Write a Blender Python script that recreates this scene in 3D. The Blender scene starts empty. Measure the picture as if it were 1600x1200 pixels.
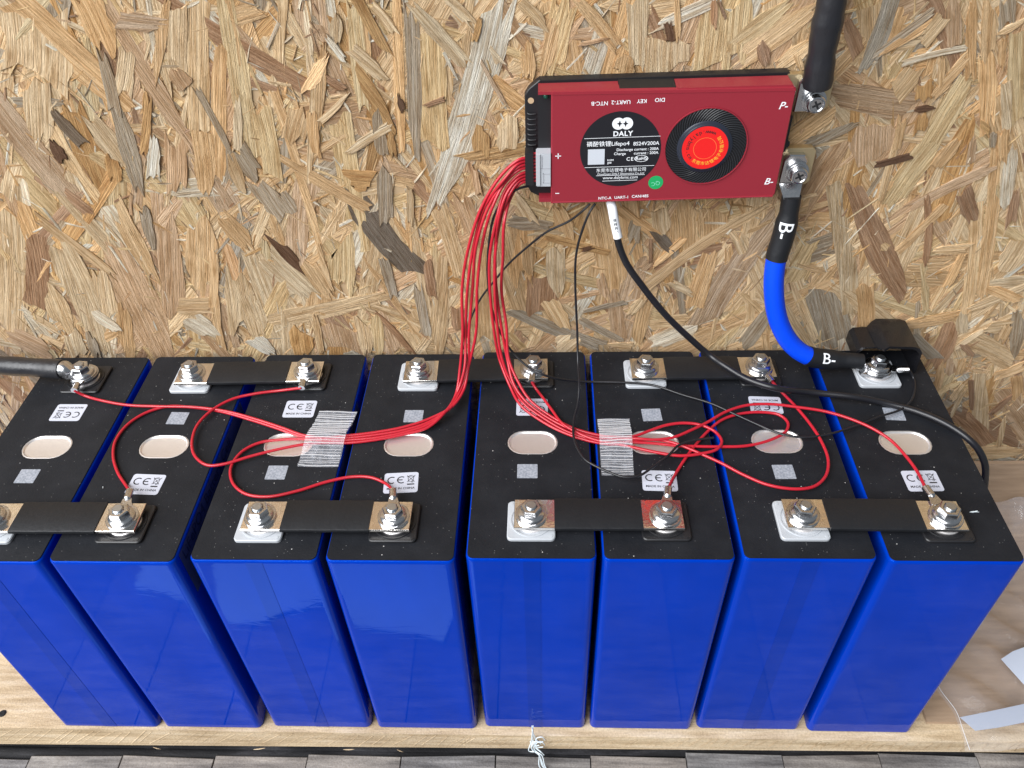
import bpy, bmesh, math, random
from mathutils import Vector, Matrix
random.seed(7)
S = 0.001                                   # everything below is written in millimetres
sc = bpy.context.scene
COL = sc.collection
PI = math.pi

# ------------------------------------------------------------------ camera
F_PX, CAM = 1264.5, Vector((36.98, -257.08, 573.42))
PITCH, YAW, ROLL = 0.745139, -0.0562986, -0.0403555
cp, sp, cy_, sy_ = math.cos(PITCH), math.sin(PITCH), math.cos(YAW), math.sin(YAW)
FW = Vector((sy_*cp, cy_*cp, -sp)); R0 = Vector((cy_, -sy_, 0)); U0 = R0.cross(FW)
RT = math.cos(ROLL)*R0 + math.sin(ROLL)*U0
UP = -math.sin(ROLL)*R0 + math.cos(ROLL)*U0
cd = bpy.data.cameras.new('camera'); cam = bpy.data.objects.new('camera', cd); COL.objects.link(cam)
cd.sensor_width = 36; cd.lens = 36*F_PX/1600; cd.clip_start = 0.01; cd.clip_end = 50
m = Matrix((RT, UP, -FW)).transposed().to_4x4(); m.translation = CAM*S
cam.matrix_world = m
sc.camera = cam
sc.render.resolution_x, sc.render.resolution_y = 1024, 768

# ------------------------------------------------------------------ light
w = bpy.data.worlds.new('World'); sc.world = w; w.use_nodes = True
bg = w.node_tree.nodes['Background']
bg.inputs[0].default_value = (0.80, 0.90, 1.0, 1); bg.inputs[1].default_value = 0.25
def area(name, loc, target, sx, sy, power, col):
    l = bpy.data.lights.new(name, 'AREA'); l.shape = 'RECTANGLE'; l.size = sx; l.size_y = sy
    l.energy = power; l.color = col
    o = bpy.data.objects.new(name, l); COL.objects.link(o); o.location = loc
    o.rotation_euler = (Vector(target)-Vector(loc)).to_track_quat('-Z', 'Y').to_euler()
area('doorway_light', (-1.6, -1.4, 2.05), (0, 0.1, 0.25), 3.1, 2.5, 232, (0.975, 0.985, 1.0))
sc.view_settings.view_transform = 'Standard'; sc.view_settings.look = 'None'
sc.view_settings.exposure = 0.0; sc.view_settings.gamma = 1.0
sc.view_settings.use_curve_mapping = False

# ------------------------------------------------------------------ helpers
def unp(px, py, axis, val):
    """photo pixel -> point on the plane axis = val (mm)"""
    d = RT*((px-800)/F_PX) - UP*((py-600)/F_PX) + FW
    t = (val-CAM[axis])/d[axis]
    return CAM + d*t
ORG = {}
class MB:
    def __init__(s): s.v = []; s.f = []; s.uv = None
    def add(s, vs, fs):
        n = len(s.v); s.v += [Vector(a) for a in vs]; s.f += [tuple(i+n for i in f) for f in fs]; return s
    def box(s, a, b):
        x0, y0, z0 = a; x1, y1, z1 = b
        return s.add([(x0,y0,z0),(x1,y0,z0),(x1,y1,z0),(x0,y1,z0),(x0,y0,z1),(x1,y0,z1),(x1,y1,z1),(x0,y1,z1)],
            [(0,3,2,1),(4,5,6,7),(0,1,5,4),(1,2,6,5),(2,3,7,6),(3,0,4,7)])
    def rings(s, rings, cap0=True, cap1=True):
        n = len(rings[0]); vs = [p for r in rings for p in r]; fs = []
        for k in range(len(rings)-1):
            for i in range(n):
                j = (i+1) % n
                fs.append((k*n+i, k*n+j, (k+1)*n+j, (k+1)*n+i))
        if cap0: fs.append(tuple(range(n-1, -1, -1)))
        if cap1: fs.append(tuple((len(rings)-1)*n+i for i in range(n)))
        return s.add(vs, fs)
    def lathe(s, c, prof, seg=24, ax=(Vector((1,0,0)), Vector((0,1,0)), Vector((0,0,1))), cap0=True, cap1=True, ph=0):
        c = Vector(c); X, Y, Z = ax
        return s.rings([[c + X*(r*math.cos(2*PI*i/seg+ph)) + Y*(r*math.sin(2*PI*i/seg+ph)) + Z*h for i in range(seg)] for r, h in prof], cap0, cap1)
    def tube(s, pts, r, seg=10, rfun=None):
        pts = [Vector(p) for p in pts]; n = len(pts)
        t = [(pts[min(i+1,n-1)]-pts[max(i-1,0)]).normalized() for i in range(n)]
        a = t[0].orthogonal().normalized(); rings = []
        for i in range(n):
            a = (a - t[i]*a.dot(t[i])).normalized(); b = t[i].cross(a)
            rr = rfun(i/(n-1)) if rfun else r
            rings.append([pts[i] + a*(rr*math.cos(2*PI*k/seg)) + b*(rr*math.sin(2*PI*k/seg)) for k in range(seg)])
        return s.rings(rings)
    def poly(s, pts, d):
        """prism: pts loop extruded by vector d"""
        pts = [Vector(p) for p in pts]; d = Vector(d)
        return s.rings([pts, [p+d for p in pts]])
    def xf(s, fn): s.v = [Vector(fn(p)) for p in s.v]; return s
    def join(s, o): return s.add(o.v, o.f)
def obj(name, mb, mat, parent=None, origin=None, smooth=None, local=False):
    """local=True: coordinates are already relative to the parent"""
    po = ORG[parent.name] if parent else Vector((0,0,0))
    if local: org = Vector(origin or (0,0,0)); loc = org
    else:
        org = Vector(origin) if origin is not None else (po if parent else Vector((0,0,0))); loc = org-po
    me = bpy.data.meshes.new(name)
    me.from_pydata([(p-org)*S for p in mb.v], [], mb.f)
    bm = bmesh.new(); bm.from_mesh(me); bmesh.ops.recalc_face_normals(bm, faces=bm.faces); bm.to_mesh(me); bm.free()
    if smooth:
        me.shade_smooth(); me.set_sharp_from_angle(angle=math.radians(smooth))
    me.materials.append(mat)
    o = bpy.data.objects.new(name, me); COL.objects.link(o); o.location = loc*S
    if parent: o.parent = parent
    ORG[o.name] = po+loc if local else org
    return o
def empty(name, org):
    o = bpy.data.objects.new(name, None); COL.objects.link(o); o.location = Vector(org)*S; o.empty_display_size = .01
    ORG[o.name] = Vector(org); return o
def tag(o, label, cat, group=None):
    o['label'] = label; o['category'] = cat
    if group: o['group'] = group
    return o
def copy_tree(o, parent=None):
    c = o.copy(); COL.objects.link(c); c.parent = parent; ORG[c.name] = ORG[o.name].copy()
    for ch in o.children: copy_tree(ch, c)
    return c
def spline(pts, step=2.5):
    pts = [Vector(p) for p in pts]; P = [2*pts[0]-pts[1]] + pts + [2*pts[-1]-pts[-2]]; out = []
    for i in range(1, len(P)-2):
        p0, p1, p2, p3 = P[i-1:i+3]
        n = max(2, int((p2-p1).length/step))
        # centripetal parametrisation keeps the wires free of kinks
        t1 = max((p1-p0).length, 1e-3)**.5; t2 = t1+max((p2-p1).length, 1e-3)**.5; t3 = t2+max((p3-p2).length, 1e-3)**.5
        for k in range(n):
            t = t1+(t2-t1)*k/n
            a1 = p0*((t1-t)/t1)+p1*(t/t1); a2 = p1*((t2-t)/(t2-t1))+p2*((t-t1)/(t2-t1)); a3 = p2*((t3-t)/(t3-t2))+p3*((t-t2)/(t3-t2))
            b1 = a1*((t2-t)/t2)+a2*(t/t2); b2 = a2*((t3-t)/(t3-t1))+a3*((t-t1)/(t3-t1))
            out.append(b1*((t2-t)/(t2-t1))+b2*((t-t1)/(t2-t1)))
    out.append(pts[-1]); return out
def rrect(x0, y0, x1, y1, r, n=5):
    out = []
    for cx, cy, a0 in ((x1-r,y1-r,0),(x0+r,y1-r,90),(x0+r,y0+r,180),(x1-r,y0+r,270)):
        for k in range(n+1):
            a = math.radians(a0+90*k/n); out.append((cx+r*math.cos(a), cy+r*math.sin(a)))
    return out
def text_mb(body, size, shear=0, align='CENTER', spacing=1.0, bold=0.0):
    cu = bpy.data.curves.new('t', 'FONT'); cu.body = body; cu.size = size; cu.align_x = align; cu.align_y = 'CENTER'
    cu.shear = shear; cu.space_character = spacing; cu.offset = bold; cu.resolution_u = 3
    o = bpy.data.objects.new('t', cu); COL.objects.link(o)
    me = bpy.data.meshes.new_from_object(o)
    mb = MB(); mb.add([v.co.copy() for v in me.vertices], [tuple(p.vertices) for p in me.polygons])
    bpy.data.objects.remove(o); bpy.data.curves.remove(cu); bpy.data.meshes.remove(me)
    return mb
def place(mb, o, U, V, ang=0):
    o, U, V = Vector(o), Vector(U), Vector(V); c, s_ = math.cos(ang), math.sin(ang)
    return mb.xf(lambda p: o + U*(p.x*c-p.y*s_) + V*(p.x*s_+p.y*c))
def strip2(pts, wd):
    """flat polyline stroke in the xy plane"""
    mb = MB()
    for a, b in zip(pts[:-1], pts[1:]):
        a = Vector((*a, 0)); b = Vector((*b, 0)); d = (b-a).normalized(); nn = Vector((-d.y, d.x, 0))*wd/2
        mb.add([a-nn-d*wd*.25, b-nn+d*wd*.25, b+nn+d*wd*.25, a+nn-d*wd*.25], [(0,1,2,3)])
    return mb
def arc2(cx, cy, r, a0, a1, wd, n=14):
    mb = MB(); vs = []
    for k in range(n+1):
        a = math.radians(a0+(a1-a0)*k/n)
        vs += [(cx+(r-wd/2)*math.cos(a), cy+(r-wd/2)*math.sin(a), 0), (cx+(r+wd/2)*math.cos(a), cy+(r+wd/2)*math.sin(a), 0)]
    return mb.add(vs, [(2*k, 2*k+1, 2*k+3, 2*k+2) for k in range(n)])
def disc2(cx, cy, r, n=32, z=0):
    return MB().add([(cx+r*math.cos(2*PI*i/n), cy+r*math.sin(2*PI*i/n), z) for i in range(n)], [tuple(range(n))])

# ------------------------------------------------------------------ materials
def mat(name, col=(.5,.5,.5), rough=.5, metal=0, spec=.5, coat=0, trans=0, alpha=1):
    m = bpy.data.materials.new(name); m.use_nodes = True; b = m.node_tree.nodes['Principled BSDF']
    b.inputs['Base Color'].default_value = (*col, 1); b.inputs['Roughness'].default_value = rough
    b.inputs['Metallic'].default_value = metal; b.inputs['Specular IOR Level'].default_value = spec
    b.inputs['Coat Weight'].default_value = coat; b.inputs['Coat Roughness'].default_value = .05
    b.inputs['Transmission Weight'].default_value = trans; b.inputs['Alpha'].default_value = alpha
    return m
class NT:
    def __init__(s, m): s.m = m; s.t = m.node_tree; s.n = s.t.nodes; s.b = s.n['Principled BSDF']
    def new(s, t, **kw):
        n = s.n.new(t)
        for k, v in kw.items():
            if k in n.bl_rna.properties: setattr(n, k, v)
            else: n.inputs[k.replace('_', ' ')].default_value = v
        return n
    def link(s, a, ao, b, bi): s.t.links.new(a.outputs[ao], b.inputs[bi])
    def coords(s, kind='Object', scale=(1,1,1)):
        c = s.new('ShaderNodeTexCoord'); mp = s.new('ShaderNodeMapping'); mp.inputs['Scale'].default_value = scale
        s.link(c, kind, mp, 'Vector'); return mp
    def noise(s, mp, scale, detail=4, rough=.55):
        n = s.new('ShaderNodeTexNoise'); n.inputs['Scale'].default_value = scale; n.inputs['Detail'].default_value = detail; n.inputs['Roughness'].default_value = rough
        s.link(mp, 'Vector', n, 'Vector'); return n
    def ramp(s, src, out, stops):
        r = s.new('ShaderNodeValToRGB'); e = r.color_ramp.elements
        while len(e) < len(stops): e.new(.5)
        for i, (p, c) in enumerate(stops): e[i].position = p; e[i].color = (*c, 1) if len(c) == 3 else c
        s.link(src, out, r, 'Fac'); return r
    def bump(s, src, out, strength, dist):
        b = s.new('ShaderNodeBump'); b.inputs['Strength'].default_value = strength; b.inputs['Distance'].default_value = dist
        s.link(src, out, b, 'Height'); s.link(b, 'Normal', s.b, 'Normal'); return b
    def mix(s, fac, fo, a, ao, b, bo, mode='MIX', f=.5):
        x = s.new('ShaderNodeMixRGB'); x.blend_type = mode; x.inputs[0].default_value = f
        if fac: s.link(fac, fo, x, 0)
        for i, (nn, oo) in ((1, (a, ao)), (2, (b, bo))):
            if isinstance(nn, tuple): x.inputs[i].default_value = (*nn, 1)
            else: s.link(nn, oo, x, i)
        return x
M = {}
# blue shrink film
def film(name, col):
    m = mat(name, col, .06, 0, .24); n = NT(m); n.b.inputs['Specular Tint'].default_value = (.06, .30, 1, 1)
    mp = n.coords('Object', (1, 1, .35)); a = n.noise(mp, 28, 3, .5)
    mp2 = n.coords('Object', (.5, 1, 1.6)); b2 = n.noise(mp2, 75, 2, .4)
    w1 = n.ramp(b2, 'Fac', [(.46, (0,0,0)), (.50, (1,1,1)), (.54, (0,0,0))])
    sm = n.mix(None, None, a, 'Fac', w1, 'Color', 'ADD', .05)
    n.bump(sm, 'Color', .05, .004)
    c = n.ramp(a, 'Fac', [(.3, tuple(x*.9 for x in col)), (.7, tuple(min(1, x*1.06) for x in col))])
    n.link(c, 'Color', n.b, 'Base Color'); return m
M['film'] = film('blue_film', (.0, .031, .35)); M['seam'] = film('blue_film_overlap', (.0, .0275, .30))
# black insulating sheet with dust
m = M['black_top'] = mat('black_sheet', (.013, .0135, .016), .62, 0, .25); n = NT(m)
mp = n.coords('Object'); nz = n.noise(mp, 900, 3); n.bump(nz, 'Fac', .25, .0006)
def specks(n, mp, scale, rad, keep):
    v = n.new('ShaderNodeTexVoronoi'); v.inputs['Scale'].default_value = scale; n.link(mp, 'Vector', v, 'Vector')
    lt = n.new('ShaderNodeMath', operation='LESS_THAN'); lt.inputs[1].default_value = rad; n.link(v, 'Distance', lt, 0)
    sx = n.new('ShaderNodeSeparateXYZ'); n.link(v, 'Color', sx, 'Vector')
    gt = n.new('ShaderNodeMath', operation='GREATER_THAN'); gt.inputs[1].default_value = keep; n.link(sx, 'X', gt, 0)
    mu = n.new('ShaderNodeMath', operation='MULTIPLY'); n.link(lt, 'Value', mu, 0); n.link(gt, 'Value', mu, 1); return mu
oi = n.new('ShaderNodeObjectInfo'); va = n.new('ShaderNodeVectorMath', operation='ADD')
ms = n.new('ShaderNodeVectorMath', operation='SCALE'); ms.inputs[0].default_value = (3.1, 1.7, 0); n.link(oi, 'Random', ms, 'Scale')
n.link(mp, 'Vector', va, 0); n.link(ms, 'Vector', va, 1)
s1 = specks(n, va, 230, .08, .92); s2 = specks(n, va, 620, .15, .87)
ad = n.new('ShaderNodeMath', operation='MAXIMUM'); n.link(s1, 'Value', ad, 0)
h2 = n.new('ShaderNodeMath', operation='MULTIPLY'); h2.inputs[1].default_value = .3; n.link(s2, 'Value', h2, 0); n.link(h2, 'Value', ad, 1)
sm_ = n.noise(va, 60, 4, .6); base = n.ramp(sm_, 'Fac', [(.35, (.0065,.0075,.0105)), (.7, (.0115,.0128,.0165))])
mx = n.mix(ad, 'Value', base, 'Color', (.42,.41,.40), None); n.link(mx, 'Color', n.b, 'Base Color')
M['black_plastic'] = mat('black_plastic', (.012, .012, .014), .42)
M['white_plastic'] = mat('white_plastic', (.42, .44, .47), .45)
M['sleeve'] = mat('heatshrink_sleeve', (.009, .0098, .012), .48, 0, .4)
n = NT(M['sleeve']); mp = n.coords('Object'); n.bump(n.noise(mp, 350, 4), 'Fac', .2, .001)
M['steel'] = mat('zinc_steel', (.60, .60, .61), .2, 1)
n = NT(M['steel']); mp = n.coords('Object'); r = n.ramp(n.noise(mp, 500, 3), 'Fac', [(.3, (.17,)*3), (.7, (.27,)*3)]); n.link(r, 'Color', n.b, 'Roughness')
M['thread'] = mat('stud_steel', (.52, .55, .58), .36, 1)
M['tin'] = mat('tinned_copper', (.86, .82, .77), .13, 1)
n = NT(M['tin']); mp = n.coords('Object'); nz = n.noise(mp, 170, 3); n.bump(nz, 'Fac', .12, .0012)
M['alu'] = mat('vent_aluminium', (.82, .79, .78), .40, .8)
n = NT(M['alu']); mp = n.coords('Object'); n.bump(n.noise(mp, 120, 3), 'Fac', .1, .001)
M['sticker'] = mat('white_sticker', (.50, .52, .60), .45)
M['ink'] = mat('black_ink', (.015, .015, .018), .5)
M['data'] = mat('grey_data_sticker', (.32, .38, .43), .5)
n = NT(M['data']); mp = n.coords('Object'); r = n.ramp(n.noise(mp, 700, 2), 'Fac', [(.35, (.20,.22,.26)), (.65, (.34,.36,.41))]); n.link(r, 'Color', n.b, 'Base Color')
M['side_label'] = mat('grey_side_label', (.055, .06, .085), .4)
M['red_wire'] = mat('red_insulation', (.43, .012, .026), .3, 0, .5)
M['black_wire'] = mat('black_insulation', (.010, .010, .013), .35)
M['blue_cable'] = mat('blue_insulation', (.0, .058, .75), .5, 0, .25)
n = NT(M['blue_cable']); mp = n.coords('Object'); n.bump(n.noise(mp, 300, 3), 'Fac', .1, .001)
M['shrink'] = mat('black_heatshrink', (.014, .014, .017), .40)
n = NT(M['shrink']); mp = n.coords('Object', (1,1,.5)); nz = n.noise(mp, 90, 4); n.bump(nz, 'Fac', .35, .003)
r = n.ramp(nz, 'Fac', [(.3, (.25,)*3), (.7, (.55,)*3)]); n.link(r, 'Color', n.b, 'Roughness')
M['red_cover'] = mat('red_anodised', (.25, .0165, .029), .42, .0, .5)
n = NT(M['red_cover']); mp = n.coords('Object'); n.bump(n.noise(mp, 1500, 2), 'Fac', .12, .0004)
M['bms_black'] = mat('black_anodised', (.010, .010, .012), .45)
M['label_black'] = mat('black_print', (.010, .010, .014), .32)
M['print'] = mat('white_print', (.80, .82, .85), .5)
M['hub_red'] = mat('red_hub_sticker', (.72, .012, .012), .35)
M['yellow'] = mat('yellow_print', (.80, .42, .04), .5)
M['orange_line'] = mat('orange_line', (.85, .16, .04), .5)
M['green'] = mat('green_sticker', (.01, .33, .10), .4)
M['led'] = mat('green_led', (.01, .10, .06), .2)
M['brass'] = mat('brass_tab', (.62, .50, .30), .33, .85)
M['dark_hole'] = mat('dark_recess', (.006, .006, .007), .6)
M['cardboard'] = mat('cardboard', (.36, .25, .165), .85, 0, .2)
n = NT(M['cardboard']); mp = n.coords('Object', (1, 6, 6)); nz = n.noise(mp, 30, 5)
r = n.ramp(nz, 'Fac', [(.3, (.30,.21,.14)), (.7, (.42,.30,.205))]); n.link(r, 'Color', n.b, 'Base Color'); n.bump(nz, 'Fac', .15, .002)
M['reflector'] = mat('pale_blue_reflector', (.42, .66, .90), .5)  # tint chosen for the reflections of the added sheets in the film
# thin clear plastic: mostly see-through, milky where creased
def clear(name, a_lo, a_hi, scale, stretch=(1,1,1)):
    m = mat(name, (.80, .83, .92), .10, 0, .8); n = NT(m)
    mp = n.coords('Object', stretch); nz = n.noise(mp, scale, 6, .62)
    r = n.ramp(nz, 'Fac', [(.40, (a_lo,)*3), (.55, (a_lo*1.5,)*3), (.74, (a_hi,)*3)])
    n.link(r, 'Color', n.b, 'Alpha'); n.bump(nz, 'Fac', .5, .004); return m
M['plastic'] = clear('clear_plastic_bag', .08, .34, 14, (1, .4, 1))
M['tape'] = clear('clear_tape', .14, .34, 220)
M['filament'] = mat('tape_filament', (.80, .80, .82), .3, 0, .6, alpha=.55)
# wood strands: tint attribute x grain along the UV's u
def strand_mat():
    m = mat('wood_strand', (.6,.45,.27), .56, 0, .4); n = NT(m)
    at = n.new('ShaderNodeAttribute'); at.attribute_name = 'tint'
    uv = n.new('ShaderNodeUVMap'); uv.uv_map = 'grain'
    def mp(sx, sy):
        x = n.new('ShaderNodeMapping'); x.inputs['Scale'].default_value = (sx, sy, 1); n.link(uv, 'UV', x, 'Vector'); return x
    g1 = n.noise(mp(.012, .55), 1, 3, .5); g2 = n.noise(mp(.05, 1.9), 1, 5, .68); g3 = n.noise(mp(.05, .10), 1, 4, .6); g4 = n.noise(mp(.9, 3.0), 1, 3, .7)
    stripes = n.ramp(g1, 'Fac', [(.36, (1.12,1.14,1.17)), (.47, (1.0,.985,.96)), (.55, (.70,.57,.43)), (.60, (.98,.95,.91)), (.70, (1.08,1.08,1.08))])
    c = n.mix(None, None, at, 'Color', stripes, 'Color', 'MULTIPLY', .85)
    fib = n.ramp(g2, 'Fac', [(.30, (.48,.42,.36)), (.40, (.84,.80,.75)), (.52, (1.0,1.0,.99)), (.70, (1.20,1.22,1.25))])
    c = n.mix(None, None, c, 'Color', fib, 'Color', 'MULTIPLY', .9)
    blot = n.ramp(g3, 'Fac', [(.30, (.74,.67,.58)), (.50, (1,1,1)), (.72, (1.10,1.09,1.06))])
    c = n.mix(None, None, c, 'Color', blot, 'Color', 'MULTIPLY', .9)
    fle = n.ramp(g4, 'Fac', [(.29, (.42,.33,.25)), (.37, (1,1,1)), (.66, (1,1,1)), (.76, (1.35,1.40,1.46))])
    c = n.mix(None, None, c, 'Color', fle, 'Color', 'MULTIPLY', .7)
    n.link(c, 'Color', n.b, 'Base Color')
    hm = n.mix(None, None, g2, 'Fac', g1, 'Fac', 'ADD', .6); hm = n.mix(None, None, hm, 'Color', g4, 'Fac', 'ADD', .3)
    n.bump(hm, 'Color', 1.0, .0034)
    rr = n.ramp(g3, 'Fac', [(.35, (.38,)*3), (.65, (.66,)*3)]); n.link(rr, 'Color', n.b, 'Roughness')
    return m
M['strand'] = strand_mat()
def plank_mat(name, c0, c1, c2, axis_scale, sc_=1):
    m = mat(name, c1, .75, 0, .25); n = NT(m)
    mp = n.coords('Object', axis_scale); a = n.noise(mp, 22*sc_, 5, .6); b = n.noise(n.coords('Object', tuple(x**.5 for x in axis_scale)), 9*sc_, 4, .6)
    f = n.noise(n.coords('Object'), 700, 3, .7)
    r = n.ramp(a, 'Fac', [(.28, c0), (.5, c1), (.72, c2)]); r2 = n.ramp(b, 'Fac', [(.3, (.74,.71,.70)), (.6, (1.05,1.05,1.06))])
    c = n.mix(None, None, r, 'Color', r2, 'Color', 'MULTIPLY', .9)
    r3 = n.ramp(f, 'Fac', [(.3, (.72,.70,.68)), (.55, (1,1,1)), (.75, (1.18,1.18,1.18))]); c = n.mix(None, None, c, 'Color', r3, 'Color', 'MULTIPLY', .8)
    n.link(c, 'Color', n.b, 'Base Color')
    hm = n.mix(None, None, a, 'Fac', f, 'Fac', 'ADD', .5); n.bump(hm, 'Color', .6, .0012); return m
M['shelf'] = plank_mat('pale_sawn_pine', (.40,.29,.17), (.58,.45,.29), (.68,.56,.40), (1, 9, 9))
M['grey_wood'] = plank_mat('weathered_grey_wood', (.10,.095,.095), (.22,.21,.205), (.36,.345,.33), (1, 9, 9))
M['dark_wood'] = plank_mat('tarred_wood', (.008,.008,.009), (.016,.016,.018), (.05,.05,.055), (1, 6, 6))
n = NT(M['grey_wood']); oi = n.new('ShaderNodeObjectInfo'); rr_ = n.ramp(oi, 'Random', [(0, (.78,.80,.84)), (.5, (1,.98,.95)), (1, (1.12,1.05,.98))])
src = n.b.inputs['Base Color'].links[0].from_socket; mm_ = n.new('ShaderNodeMixRGB'); mm_.blend_type = 'MULTIPLY'; mm_.inputs[0].default_value = 1; n.t.links.new(src, mm_.inputs[1]); n.link(rr_, 'Color', mm_, 2); n.link(mm_, 'Color', n.b, 'Base Color')
M['fluff'] = mat('pale_fibre', (.68, .76, .80), .5)

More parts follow.
